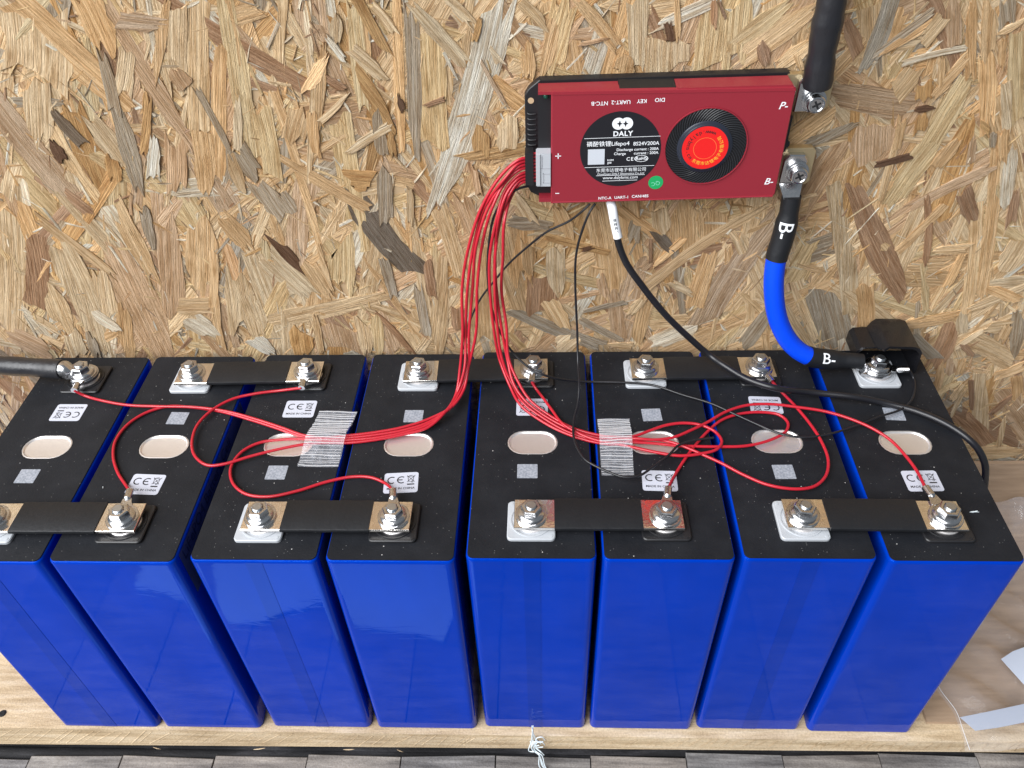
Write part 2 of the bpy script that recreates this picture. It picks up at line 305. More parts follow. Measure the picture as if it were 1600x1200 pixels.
# ------------------------------------------------------------------ the OSB wall
WY = 183.0
TINT = dict(p=(.85,.64,.40), h=(.81,.545,.295), y=(.83,.62,.35), k=(.70,.48,.30), K=(.49,.30,.18), g=(.50,.41,.305), b=(.25,.195,.145),
            d=(.17,.09,.05), o=(.66,.40,.175), w=(.86,.77,.62))
CROPS = dict(A=(0,0,4), B=(0,330,4), C=(380,380,4), D=(480,0,4), E=(850,0,3.81), F=(780,310,3.636), G=(1260,0,4.706), H=(1400,480,4.615), I=(1300,200,3.333), J=(400,100,3.529))
TRACED = {
'A': [(60,-20,800,690,190,'h'),(520,-40,680,320,190,'h'),(640,-30,1200,930,110,'k'),(-60,620,420,1230,170,'k'),(1400,-30,1590,1000,140,'y'),(1230,0,1250,850,140,'p'),(1110,50,1110,430,130,'p'),(760,130,1000,150,110,'k'),(200,120,220,520,400,'p'),(220,540,250,880,200,'p'),(640,350,720,700,80,'g'),(740,700,870,1200,110,'g'),(330,700,520,900,70,'b'),(920,600,900,950,60,'o'),(1050,0,960,480,70,'h'),(790,300,760,600,120,'p'),(1100,870,1100,1200,160,'k'),(1270,850,1270,1210,140,'h'),(1380,300,1370,1100,100,'h'),(1230,560,1460,1000,40,'g'),(330,890,390,1000,70,'d'),(690,970,720,1110,100,'o'),(960,870,960,1100,90,'w'),(1480,620,1480,950,60,'p'),(560,750,800,1050,140,'p'),(1080,430,1160,540,100,'k'),(1440,960,1520,1210,80,'h'),(1500,930,1600,1100,110,'g')],
'B': [(70,50,80,760,180,'p'),(240,150,210,600,150,'K'),(360,230,680,900,140,'p'),(250,60,700,390,60,'h'),(710,220,1040,930,240,'k'),(740,0,980,450,110,'h'),(1050,80,1090,640,150,'k'),(1250,100,1270,520,200,'h'),(1330,250,1330,600,60,'h'),(1340,520,1390,850,60,'h'),(1100,600,1330,590,110,'h'),(1470,380,1500,730,200,'p'),(1380,30,1580,230,110,'h'),(620,380,690,650,120,'p'),(770,600,800,890,110,'h'),(450,750,500,900,120,'p'),(560,770,600,900,60,'g'),(1180,680,1340,770,110,'w'),(410,200,560,560,130,'p'),(50,760,330,910,110,'k'),(900,0,960,230,60,'g'),(590,640,740,740,60,'w'),(310,480,420,760,150,'p')],
'C': [(150,500,900,330,115,'p'),(150,90,400,340,190,'p'),(1230,100,1220,700,110,'h'),(590,0,620,290,190,'y'),(470,0,560,300,40,'h'),(400,130,540,320,100,'h'),(620,520,660,690,280,'k'),(830,460,840,690,90,'y'),(740,480,770,680,100,'p'),(360,550,380,690,140,'o'),(450,460,490,680,50,'h'),(820,430,1060,690,40,'K'),(1090,280,1150,560,60,'g'),(880,120,940,340,60,'g'),(1150,120,1180,330,60,'K'),(1330,400,1350,530,90,'K'),(200,-20,370,170,75,'d'),(0,300,120,600,150,'p'),(60,600,180,680,80,'w'),(1460,0,1500,600,180,'h')],
'D': [(1215,10,790,1320,205,'w'),(300,-20,500,330,70,'o'),(560,-20,590,950,70,'h'),(650,100,680,960,100,'g'),(770,160,800,960,190,'y'),(640,20,980,400,90,'p'),(290,60,340,640,110,'y'),(280,300,480,500,90,'p'),(290,420,540,840,80,'o'),(520,840,540,960,50,'o'),(250,960,510,790,60,'p'),(30,700,60,960,70,'h'),(100,300,60,800,60,'h'),(0,560,110,360,80,'h'),(80,760,250,590,40,'p'),(180,100,180,250,80,'p'),(400,30,540,190,60,'p'),(430,690,470,960,80,'g'),(1250,740,1240,930,130,'p'),(1090,800,1090,960,110,'o'),(1085,380,1230,640,25,'k'),(750,660,860,615,30,'K'),(575,600,595,700,45,'d'),(1370,300,1390,480,90,'h'),(1560,60,1480,470,90,'h'),(1340,20,1500,180,70,'p'),(1080,120,1050,250,45,'o'),(880,-10,1040,150,60,'p'),(120,230,230,370,40,'w'),(130,500,230,560,60,'K')],
'J': [(520,720,900,1170,150,'b'),(120,510,610,800,65,'h'),(100,150,400,1200,50,'h'),(330,0,290,660,45,'p'),(30,250,100,640,110,'y'),(60,680,180,850,150,'g'),(250,260,200,420,140,'h'),(510,640,640,650,110,'o'),(700,600,720,870,80,'g'),(850,700,850,890,40,'p'),(1010,800,1130,1180,90,'h'),(1120,730,1230,980,100,'k'),(1390,880,1590,890,50,'g'),(1200,570,1230,720,40,'k'),(1440,760,1500,860,90,'p'),(1440,900,1460,1200,180,'h'),(1150,515,1490,470,75,'o')],
'E': [(130,-10,40,460,140,'y'),(190,-10,440,290,90,'h'),(660,165,1000,10,75,'w'),(790,0,800,230,35,'h'),(560,0,560,400,130,'p'),(740,220,740,430,280,'p'),(1020,0,1000,420,200,'y'),(1180,0,1150,330,160,'y'),(1110,290,1460,10,100,'y'),(1200,330,1600,60,130,'p'),(735,140,750,230,50,'d'),(1010,10,1010,160,40,'K'),(1040,10,1080,110,20,'K'),(210,265,380,225,25,'k'),(480,340,470,430,120,'h'),(1290,250,1320,390,80,'K'),(1390,400,1600,250,90,'p'),(1500,330,1540,420,40,'h')],
'F': [(860,490,1520,50,65,'h'),(1140,740,1560,120,150,'k'),(1120,30,1120,260,330,'h'),(560,40,660,580,180,'h'),(240,420,240,680,170,'K'),(60,120,290,160,50,'g'),(340,60,400,220,100,'h'),(40,150,130,680,110,'h'),(60,640,580,840,70,'g'),(280,580,380,740,90,'p'),(460,690,700,810,40,'g'),(480,640,720,590,25,'g'),(640,540,690,800,90,'k'),(850,560,780,820,90,'h'),(780,130,760,240,70,'g'),(680,60,900,210,50,'h'),(900,200,980,300,70,'b'),(880,380,1050,230,40,'h'),(1200,320,1110,620,110,'h'),(910,60,930,200,110,'p'),(860,240,860,360,20,'K'),(1390,840,1540,640,90,'g'),(860,830,1080,740,90,'w'),(650,840,770,845,50,'h'),(270,220,620,310,40,'o'),(160,260,170,430,70,'h'),(320,300,330,560,110,'p'),(980,480,1090,540,40,'p'),(740,650,830,560,50,'p'),(330,860,420,790,120,'p'),(570,430,600,560,60,'k'),(470,290,525,275,24,'d')],
'G': [(620,-10,420,520,130,'g'),(170,690,800,790,230,'k'),(1070,0,1090,330,110,'k'),(1230,-10,1210,560,90,'h'),(1340,-10,1340,420,110,'h'),(1320,430,1330,940,140,'h'),(900,1080,1190,560,150,'y'),(950,700,1190,420,70,'h'),(500,420,930,80,50,'g'),(560,380,960,150,60,'h'),(660,690,800,500,150,'p'),(870,600,860,740,130,'o'),(850,850,840,960,100,'o'),(1480,0,1470,200,130,'g'),(1410,250,1600,150,50,'p'),(1450,280,1440,500,60,'h'),(1560,250,1540,900,130,'y'),(1470,600,1470,960,80,'p'),(0,1060,360,910,70,'g'),(300,150,380,400,110,'K'),(500,930,480,1180,330,'k'),(700,880,660,1080,70,'h'),(860,300,1000,130,100,'p'),(700,470,1180,350,40,'w'),(800,805,930,790,50,'d'),(1000,420,980,640,50,'h'),(1280,900,1340,960,60,'o'),(1380,980,1370,1080,60,'g'),(1450,970,1440,1180,80,'h')],
'I': [(120,310,375,900,165,'K'),(310,400,560,20,130,'y'),(250,380,340,60,40,'h'),(340,650,590,400,40,'h'),(780,880,870,20,75,'h'),(690,1010,760,400,70,'p'),(400,420,830,210,55,'k'),(690,330,740,480,90,'K'),(600,820,680,660,40,'h'),(175,830,180,1040,90,'h'),(0,830,330,1030,100,'p'),(230,195,410,145,35,'d'),(495,370,490,700,45,'K'),(530,640,700,630,50,'p'),(900,740,1000,590,130,'p'),(950,100,900,400,80,'w'),(960,330,930,500,50,'K'),(720,940,1000,830,40,'p'),(820,840,980,900,60,'h'),(380,1030,640,980,50,'h'),(960,960,950,1180,80,'g'),(540,200,660,60,60,'h')],
'H': [(60,130,440,50,60,'h'),(410,90,300,400,150,'K'),(480,40,480,190,90,'p'),(540,230,840,410,150,'p'),(720,500,920,420,60,'h'),(880,40,850,280,90,'g'),(640,150,800,130,80,'p'),(760,240,810,130,60,'h'),(430,290,620,170,40,'p'),(120,220,290,370,90,'g'),(600,480,620,900,120,'p'),(480,790,650,980,130,'K'),(540,530,545,740,40,'K'),(330,400,300,600,60,'h'),(400,670,480,560,40,'p'),(400,780,490,600,30,'p'),(480,270,550,350,50,'K'),(700,760,820,650,40,'K'),(870,500,880,640,90,'h'),(740,1000,780,800,40,'p'),(560,1050,900,1050,90,'p'),(460,480,480,390,60,'h')],
}
def strand_geo(mbd, p0, p1, wd, tint, h, nl=5, cols=5):
    """one wood strand on the wall: p0,p1 = (x,z) ends, wd width; thin, slightly cupped, torn ends, skirt down to the board"""
    a = Vector((p0[0], p0[1])); b = Vector((p1[0], p1[1])); L = (b-a).length
    if L < .5: return
    d = (b-a)/L; nn = Vector((-d.y, d.x)); n0 = len(mbd['v'])
    ou, ov = random.uniform(0, 4000), random.uniform(0, 900); gs = random.gauss(0, .06)
    bow = random.gauss(0, .015)*L; tl = random.uniform(-.16,.16); tw = random.uniform(-.13,.13)
    jag = min(wd*random.uniform(.15,.75), L*.22); sk0, sk1 = random.gauss(0,.4)*wd, random.gauss(0,.4)*wd
    pinch0, pinch1 = random.choice((0,0,.25,.5)), random.choice((0,0,.25,.5))
    ss = [-.5+k/(cols-1) for k in range(cols)]; e0 = [random.uniform(-1,1)*jag+sk0*q for q in ss]; e1 = [random.uniform(-1,1)*jag+sk1*q for q in ss]
    grid = []; wl, wr = random.uniform(.9,1.05), random.uniform(.9,1.05)
    for i in range(nl+1):
        t = i/nl; row = []; pin = (1-pinch0*max(0,1-t*3))*(1-pinch1*max(0,1-(1-t)*3))
        jl, jr = random.gauss(0,.035)*wd, random.gauss(0,.035)*wd
        for j, q in enumerate(ss):
            w_ = max(0, 1-t*nl*.8); w2 = max(0, 1-(1-t)*nl*.8); e = e0[j]*w_+e1[j]*w2
            off = q*wd*pin*(wl if q < 0 else wr) + (jl if j == 0 else jr if j == cols-1 else 0)
            c = a + d*(t*L+e) + nn*(off + bow*math.sin(PI*t))
            hh = h + tl*(t-.5)*2 + tw*q*2 + .07*(1-4*q*q)
            row.append(len(mbd['v'])); mbd['v'].append((c.x, WY-hh, c.y)); mbd['uv'].append((ou+t*L+e, ov+off+gs*t*L))
        grid.append(row)
    for i in range(nl):
        for j in range(cols-1):
            mbd['f'].append((grid[i][j], grid[i+1][j], grid[i+1][j+1], grid[i][j+1]))
    loop = [grid[i][0] for i in range(nl)] + grid[nl][:-1] + [grid[i][-1] for i in range(nl, 0, -1)] + grid[0][:0:-1]
    low = []
    for k in loop:
        x, y, z = mbd['v'][k]; low.append(len(mbd['v'])); mbd['v'].append((x, min(y+1.0, WY+.3), z)); u = mbd['uv'][k]; mbd['uv'].append((u[0]+.3, u[1]+.3))
    for k in range(len(loop)):
        k2 = (k+1) % len(loop); mbd['f'].append((loop[k], low[k], low[k2], loop[k2]))
    j = random.gauss(1,.08); wv = random.gauss(0,.03)
    t3 = (max(.02,tint[0]*j*(1+wv)), max(.015,tint[1]*j), max(.01,tint[2]*j*(1-wv*1.4)))
    mbd['c'] += [t3]*(len(mbd['v'])-n0)
def strand_obj(name, mbd, parent, org):
    me = bpy.data.meshes.new(name); o0 = Vector(org)
    me.from_pydata([(Vector(v)-o0)*S for v in mbd['v']], [], mbd['f'])
    ul = me.uv_layers.new(name='grain'); ca = me.color_attributes.new('tint', 'FLOAT_COLOR', 'POINT')
    idx = [0]*len(me.loops); me.loops.foreach_get('vertex_index', idx)
    ul.data.foreach_set('uv', [c for i in idx for c in mbd['uv'][i]])
    ca.data.foreach_set('color', [c for t in mbd['c'] for c in (*t, 1)])
    me.materials.append(M['strand']); me.shade_smooth(); me.set_sharp_from_angle(angle=math.radians(40))
    o = bpy.data.objects.new(name, me); COL.objects.link(o); o.parent = parent; o.location = (o0-ORG[parent.name])*S
    return o
def newd(): return dict(v=[], f=[], uv=[], c=[])
wall = obj('osb_wall', MB().box((-560, WY, -75), (560, WY+15, 560)), mat('strand_board_core', (.40,.28,.16), .8), None, (0, WY, -75))
tag(wall, 'pale oriented strand board wall of pressed wood flakes behind the battery', 'wall')
jobs = []
for key, lst in TRACED.items():
    ox, oy, s = CROPS[key]
    for x0, y0, x1, y1, wd, c in lst:
        a = unp(ox+x0/s, oy+y0/s, 1, WY-1.5); b = unp(ox+x1/s, oy+y1/s, 1, WY-1.5)
        L = math.hypot((x1-x0)/s, (y1-y0)/s); k = math.hypot(b.x-a.x, b.z-a.z)/max(L, 1e-3)
        # sideways scale of the wall under the lens, measured across the strand
        nx, ny = -(y1-y0)/s/L, (x1-x0)/s/L; mxp = (ox+(x0+x1)/2/s, oy+(y0+y1)/2/s)
        e0 = unp(mxp[0]-nx*5, mxp[1]-ny*5, 1, WY-1.5); e1 = unp(mxp[0]+nx*5, mxp[1]+ny*5, 1, WY-1.5)
        dd = Vector((b.x-a.x, b.z-a.z)).normalized(); ev = Vector((e1.x-e0.x, e1.z-e0.z))
        wmm = abs(ev.x*-dd.y + ev.y*dd.x)/10*wd/s
        jobs.append(((a.x, a.z), (b.x, b.z), wmm, TINT[c], c))
jobs.sort(key=lambda j: -(math.dist(j[0], j[1])*j[2]))
NJ = len(jobs)
for i, (a, b, wmm, tint, c) in enumerate(jobs):
    d = newd(); h = 1.1 + 1.0*(i/NJ)
    strand_geo(d, a, b, wmm, tint, h)
    if d['v']: strand_obj('wood_strand', d, wall, ((a[0]+b[0])/2, WY-h, (a[1]+b[1])/2))
KEYS = 'pppppphhhhyyykkkKgow'
for i in range(max(0, 296-NJ)):
    d = newd(); x, z = random.uniform(-330, 330), random.uniform(190, 450); an = random.gauss(1.55, .6); L = random.uniform(18, 50)
    dx, dz = math.cos(an)*L/2, math.sin(an)*L/2
    strand_geo(d, (x-dx, z-dz), (x+dx, z+dz), random.uniform(3, 8), TINT[random.choice(KEYS)], random.uniform(.85, 1.1))
    strand_obj('wood_strand', d, wall, (x, WY-1.2, z))
d = newd()
for i in range(5200):
    x, z = random.uniform(-550, 550), random.uniform(-70, 555); an = random.gauss(1.5, .75); L = random.lognormvariate(3.95, .5); wd = min(L*.35, random.lognormvariate(2.3, .55))
    dx, dz = math.cos(an)*L/2, math.sin(an)*L/2
    strand_geo(d, (x-dx, z-dz), (x+dx, z+dz), wd, TINT[random.choice(KEYS)], random.uniform(.05, 1.05), 3, 4)
for i in range(6500):                                   # splinters and slivers
    x, z = random.uniform(-430, 430), random.uniform(60, 500); an = random.gauss(1.4, .9); L = random.lognormvariate(2.2, .5); wd = random.uniform(.5, 1.9)
    dx, dz = math.cos(an)*L/2, math.sin(an)*L/2
    strand_geo(d, (x-dx, z-dz), (x+dx, z+dz), wd, TINT[random.choice('ppwwwwhhyykKgo')], random.uniform(.45, 1.25), 2, 3)
so = strand_obj('strand_layer', d, wall, (0, WY, -75)); so['kind'] = 'stuff'

# ------------------------------------------------------------------ shelf plank, dark batten, grey deck
sh = MB()
sh.add([(-560,-5,0),(560,-4,0),(560,182.5,0),(-560,182.5,0),(-560,-5,-31),(560,-4,-12),(560,182.5,-12),(-560,182.5,-31)],
       [(0,1,2,3),(4,7,6,5),(0,4,5,1),(1,5,6,2),(2,6,7,3),(3,7,4,0)])
shelf = obj('shelf_plank', sh, M['shelf'], None, (0, 88, -20)); tag(shelf, 'pale rough sawn pine plank that the blue battery cells stand on', 'plank')
mk = MB()                                              # raised saw marks on the plank's front edge
for i in range(115):
    x = -455+i*7.9+random.gauss(0, 1.2); t0 = random.uniform(.02,.2); t1 = random.uniform(.75, .98); zb = -29.2+(x+560)/1120*19
    sl = random.gauss(11-x*.03, 1.5)
    a = Vector((x+sl, -4.95, zb*t0)); b = Vector((x, -4.95, zb*t1)); q = Vector((random.uniform(.35,.7), 0, 0)); hh = random.uniform(.06,.24)*max(.25, min(1, .75-x/500))
    mk.add([a-q, a+q, b+q, b-q, a+q*.6+Vector((0,-hh,0)), b+q*.6+Vector((0,-hh,0))], [(0,3,5,4),(4,5,2,1),(0,4,1),(3,2,5)])
mo = obj('saw_mark_ridge', mk, M['shelf'], shelf); mo['kind'] = 'stuff'
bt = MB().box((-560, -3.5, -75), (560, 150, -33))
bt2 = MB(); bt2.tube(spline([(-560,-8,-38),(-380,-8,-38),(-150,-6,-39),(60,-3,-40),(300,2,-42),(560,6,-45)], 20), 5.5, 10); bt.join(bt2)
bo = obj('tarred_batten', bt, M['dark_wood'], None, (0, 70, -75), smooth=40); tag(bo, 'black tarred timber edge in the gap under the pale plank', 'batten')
deck = empty('grey_deck', (0, -300, -60)); deck['kind'] = 'structure'
dkb = MB().box((-900, -900, -75), (900, -10, -62)); obj('deck_base', dkb, M['dark_wood'], deck)
for i in range(26):
    x0 = -905 + i*69.6; yb = -12.5 + (x0+378)*.02
    g = MB(); q = [(x0+.2, -880), (x0+69.3, -880), (x0+69.3, yb+random.uniform(-1.5,1.5)), (x0+.2, yb+random.uniform(-1.5,1.5))]
    z1 = -31+random.uniform(-.8,.8)
    g.rings([[Vector((x, y, -62)) for x, y in q], [Vector((x, y, z1-1)) for x, y in q], [Vector((x+(0.3 if k in (0,3) else -.3), y-(.8 if k > 1 else 0), z1)) for k, (x, y) in enumerate(q)]])
    obj('deck_plank', g, M['grey_wood'], deck)
# added unseen sheets, outlined to form the reflections in the blue cell fronts
def mirrored(px, py, z=-29.3):
    P = unp(px, py, 1, 0); d = P-CAM; d.y = -d.y; t = (z-P.z)/d.z; q = P+d*t; return (q.x, q.y)
def sheet(name, pxs, z, material, label):
    pts = [mirrored(*p) for p in pxs]
    # keep the far side of the outline within the deck
    pts = [(x, max(y, -300)) for x, y in pts]
    cx = sum(p[0] for p in pts)/len(pts); cy = sum(p[1] for p in pts)/len(pts)
    o = obj(name, MB().poly([(x, y, z) for x, y in pts], (0,0,.4)), material, None, (cx, cy, z)); tag(o, label, 'reflector'); return o
sheet('reflector_sheet', [(345,965),(372,973),(410,970),(440,955),(475,948),(520,938),(556,975),(600,984),(650,990),(693,1000),(712,955),(700,885),(690,850),(330,850)], -29.4, M['reflector'], 'wavy edged pale blue sheet added out of view on the deck to be mirrored in the cell fronts')
sheet('reflector_scrap', [(216,912),(248,916),(292,932),(310,950),(300,850),(228,850)], -29.2, M['reflector'], 'small pale blue paper scrap added out of view on the deck, mirrored beside the wavy sheet')

# ------------------------------------------------------------------ battery cells
H = 205.05
CX = [-279.13, -203.67, -124.52, -48.55, 28.83, 103.73, 179.35, 256.48]
CY = [d+87 for d in (-2.94, -2.44, -.77, -.56, 1.32, 1.44, 2.45, 1.50)]
TY = 61.8
def stadium(cx, cy, L, Wd, n=10):
    r = Wd/2; out = []
    for sgn, a0 in ((1, -90), (-1, 90)):
        for k in range(n+1):
            a = math.radians(a0+180*k/n); out.append((cx+sgn*(L/2-r)+r*math.cos(a), cy+r*math.sin(a)))
    return out
def ring_face(outer, inner, z0, z1):
    """plate with a hole"""
    bm = bmesh.new()
    def lp(pts, z): 
        vs = [bm.verts.new((x, y, z)) for x, y in pts]
        return vs, [bm.edges.new((vs[i], vs[(i+1) % len(vs)])) for i in range(len(vs))]
    ov, oe = lp(outer, z1); iv, ie = lp(inner, z1)
    bmesh.ops.triangle_fill(bm, edges=oe+ie, use_beauty=True)
    for vs in (ov, iv):
        lo = [bm.verts.new((v.co.x, v.co.y, z0)) for v in vs]
        for i in range(len(vs)):
            j = (i+1) % len(vs); bm.faces.new((vs[i], lo[i], lo[j], vs[j]))
    bm.verts.index_update(); mb = MB(); mb.add([v.co.copy() for v in bm.verts], [tuple(v.index for v in f.verts) for f in bm.faces]); bm.free(); return mb
def ce_print():
    mb = MB()
    mb.join(arc2(-5.6, 2.6, 2.4, 55, 305, .75)); e = arc2(.2, 2.6, 2.4, 55, 305, .75); e.join(strip2([(-2.0,2.6),(.6,2.6)], .75)); mb.join(e)
    b = MB()
    for seg in ([(3.9,5.0),(4.4,1.2),(7.0,1.2),(7.5,5.0)], [(3.5,5.1),(8.0,5.1)], [(3.6,.9),(8.2,5.8)], [(8.0,.9),(3.4,5.8)], [(4.6,5.6),(6.6,5.9)]): b.join(strip2(seg, .34))
    b.join(arc2(6.6, .9, .55, 0, 360, .3)); b.join(strip2([(3.9,-1.0),(7.7,-1.0)], .95)); mb.join(b)
    return mb
def make_cell():
    t = empty('battery_cell', (0,0,0))
    x, y = 35.85, 87.0
    def rr(i, z):                                      # rounded outline with support points beside each corner
        q = rrect(-x+i, -y+i, x-i, y-i, max(.5, 4.0-i), 6); out = []
        for k in range(4):
            arc = q[k*7:k*7+7]; a0 = (Vector(q[k*7-1])-Vector(arc[0])).normalized(); a1 = (Vector(q[(k*7+7) % 28])-Vector(arc[-1])).normalized()
            out += [tuple(Vector(arc[0])+a0*1.2)] + arc + [tuple(Vector(arc[-1])+a1*1.2)]
        return [Vector((a, b, z)) for a, b in out]
    body = obj('case', MB().rings([rr(1.2,0), rr(.35,.35), rr(0,1.2), rr(0,2.4), rr(0,201.8), rr(0,203.0), rr(.3,203.9), rr(1.0,204.35), rr(1.7,204.2), rr(2.6,203.2)]), M['film'], t, smooth=50)
    sm = MB().poly([(-4.3,-87.16,1.3),(5.2,-87.16,1.3),(5.2,-87.16,202.8),(-4.3,-87.16,202.8)], (0,.12,0)); obj('film_overlap', sm, M['seam'], body)
    top = obj('top_sheet', ring_face(rrect(-x+.9,-y+.9,x-.9,y-.9,3.2,6), stadium(0,0,31.6,20.4), 204.0, H), M['black_top'], t, smooth=30)
    v = MB()
    v.rings([[Vector((a,b,z)) for a,b in stadium(0,0,L,Wd)] for L,Wd,z in ((31.4,20.2,204.55),(29.8,18.6,204.75),(29.2,18.0,204.6),(28.0,16.8,203.9),(26.0,14.8,203.75))], cap0=False); obj('safety_vent', v, M['alu'], t, smooth=40)
    for sgn, mm in ((1,'black_plastic'),(-1,'white_plastic')):
        cyy = sgn*TY; pd = MB()
        pd.rings([[Vector((a, b, z)) for a, b in rrect(-13.5+i,cyy-13.5+i,13.5-i,cyy+13.5-i,2.6-i,4)] for i, z in ((0,H-.3),(0,H+1.5),(.5,H+2.0))])
        po = obj('terminal_pad', pd, M[mm], t, smooth=35); po['label'] = ('black' if sgn > 0 else 'white')+' plastic pad under the terminal stud'
        rg = MB().lathe((0,cyy,0), [(12.3,H+1.9),(12.1,H+2.5),(11.3,H+2.5),(11.0,H+2.0)], 32, cap0=False, cap1=False)
        for q in ((-1,1),(1,-1)): rg.lathe((q[0]*11.2, cyy+q[1]*11.2, 0), [(.9,H+1.9),(.9,H+2.25),(.4,H+2.25)], 10)
        obj('pad_ring', rg, M[mm], po, smooth=40)
        obj('terminal_disc', MB().lathe((0,cyy,0), [(9.3,H+1.9),(9.3,H+2.7),(8.8,H+3.0),(8.8,H+3.5),(9.1,H+3.7),(9.0,H+4.3),(8.6,H+4.45)], 32), M['alu'], po, smooth=40)
        an = random.uniform(0, 1)
        nut = MB().lathe((0,cyy,0), [(5.0,H+8.3),(7.3,H+8.3),(7.4,H+8.9),(6.6,H+9.6),(5.6,H+10.0)], 28)
        nut.lathe((0,cyy,0), [(5.5,H+9.3),(5.9,H+9.8),(5.9,H+13.4),(5.35,H+14.0),(3.7,H+14.05),(3.3,H+13.0)], 6, ph=an, cap1=False)
        no = obj('flange_nut', nut, M['steel'], t, smooth=28)
        obj('washer', MB().lathe((0,cyy,0), [(8.7,H+6.35),(9.0,H+6.6),(9.0,H+7.5),(8.7,H+7.75),(7.0,H+7.75),(7.2,H+8.3),(4,H+8.3)], 32), M['steel'], no, smooth=35)
        st = MB(); prof = [(3.0,H+4.0)] + [(3.0-.22*(k % 2), H+12.2+.3*k) for k in range(8)] + [(2.95,H+14.9),(2.55,H+15.3)]
        obj('stud', st.lathe((0,cyy,0), prof, 16), M['thread'], no, smooth=25)
    lb = obj('approval_sticker', MB().poly([(a, b, H+.02) for a, b in rrect(-10.2,23.2,10.2,38.8,1.6,4)], (0,0,.12)), M['sticker'], t, origin=(0,31,H))
    pr = place(ce_print(), (0,31.5,H+.19), (-1,0,0), (0,-1,0)); pr.join(place(text_mb('MADE IN CHINA', 2.25, bold=.04), (0,31+4.5,H+.19), (-1,0,0), (0,-1,0)))
    obj('printed_marks', pr, M['ink'], lb)
    obj('data_sticker', MB().poly([(a, b, H+.02) for a, b in rrect(-7.4,-29.8,4.8,-18.8,.3,1)], (0,0,.1)), M['data'], t, origin=(-1.3,-24.3,H))
    return t
proto = make_cell()
LAB = ['blue battery cell whose rear terminal carries the thick black cable lug',
 'second blue battery cell counted from the thick black cable, label along its side',
 'third blue battery cell from the thick black cable, ribbed tape stuck on its top edge',
 'fourth blue battery cell from the thick black cable, right of the first ribbed tape',
 'fourth blue battery cell from the blue cable, left of the second ribbed tape',
 'third blue battery cell from the blue cable, second ribbed tape across its vent',
 'second blue battery cell from the blue cable, red wire loop lying on top',
 'blue battery cell at the row end, with blue cable lug and rubber boot']
cells = []
for i in range(8):
    c = proto if i == 0 else copy_tree(proto)
    c.location = Vector((CX[i], CY[i], 0))*S; ORG[c.name] = Vector((CX[i], CY[i], 0))
    if i % 2: c.rotation_euler = (0, 0, PI)
    tag(c, LAB[i], 'battery cell', 'row of blue battery cells'); cells.append(c)
for c in cells:
    for ch in c.children:
        if ch.name.startswith(('approval_sticker', 'data_sticker')): ch.rotation_euler = (0, 0, random.gauss(0, .03)); ch.location += Vector((random.gauss(0,.5), random.gauss(0,.5), 0))*S
for ch in cells[2].children:
    if ch.name.startswith('approval_sticker'): ch.rotation_euler = (0, 0, PI)
def side_label(i, z0):
    c = cells[i]; sgn = -1 if i % 2 else 1; xx = 36.0
    # on the cell face that looks towards +x
    def L(yw, z, dx=0): return Vector((sgn*(xx+dx), sgn*(yw-CY[i]), z))
    lab = MB().add([L(a, b) for a, b in ((4,z0),(4,202.5),(128,202.5),(128,z0))], [(0,1,2,3)])
    lo = obj('side_label', lab, M['side_label'], c, local=True)
    if i == 2: return
    pr = MB()
    for body, yy, zz, size in (('LiFePO4 Battery Cell', 7, 196.5, 10.5),):
        tm = text_mb(body, size, align='LEFT'); pr.join(tm.xf(lambda p: L(yy+p.x, zz+p.y, .12)))
    obj('side_print', pr, M['ink'], lo, local=True)
side_label(1, 166); side_label(2, 172)

# ------------------------------------------------------------------ busbars
def busbar(i, back, label):
    j = i+1; yy = [CY[k]+(TY if back else -TY)+(0 if back else 1.0) for k in (i, j)]
    z0, z1 = H+4.5, H+6.3; a = Vector((CX[i], yy[0], 0)); b = Vector((CX[j], yy[1], 0)); d = (b-a).normalized(); nn = Vector((-d.y, d.x, 0))
    t = empty('busbar', (a+b)/2 + Vector((0,0,z0))); tag(t, label, 'busbar', 'black sleeved busbars')
    for s, p in ((1, a), (-1, b)):
        q = [p-d*s*9.6-nn*10, p-d*s*9.6+nn*10, p+d*s*13.2+nn*10, p+d*s*13.2-nn*10]
        rings = [[v+Vector((0,0,z)) for v in q] for z in (z0, z1-.25)]
        rings.append([v+(p-v).normalized()*.3+Vector((0,0,z1)) for v in q]); obj('tinned_end', MB().rings(rings), M['tin'], t)
    def sec(p):
        return [p+nn*u+Vector((0,0,z)) for u, z in ((-10.6,z0+.1),(-10.9,z0+.9),(-10.6,z1+.3),(-9.8,z1+.65),(9.8,z1+.65),(10.6,z1+.3),(10.9,z0+.9),(10.6,z0+.1),(9.8,z0-.5),(-9.8,z0-.5))]
    L = (b-a).length; n = 10
    obj('insulating_sleeve', MB().rings([[v+Vector((0,0,.12*math.sin(k*1.9+i))) for v in sec(a+d*(13.0+(L-26)*k/n))] for k in range(n+1)]), M['sleeve'], t, smooth=50)
for i, back, lab in ((0,0,'black sleeved busbar leading from the cell with the thick black cable'),(1,1,'black sleeved rear busbar bridging second and third cells from the black cable'),
    (2,0,'black sleeved front busbar joining third and fourth cells from the black cable'),(3,1,'black sleeved rear busbar running behind the hanging red wires'),
    (4,0,'black sleeved front busbar with red reflections on its tinned ends'),(5,1,'black sleeved rear busbar crossed by the thick black cord'),(6,0,'black sleeved front busbar ending on the cell with the blue cable')):
    busbar(i, back, lab)

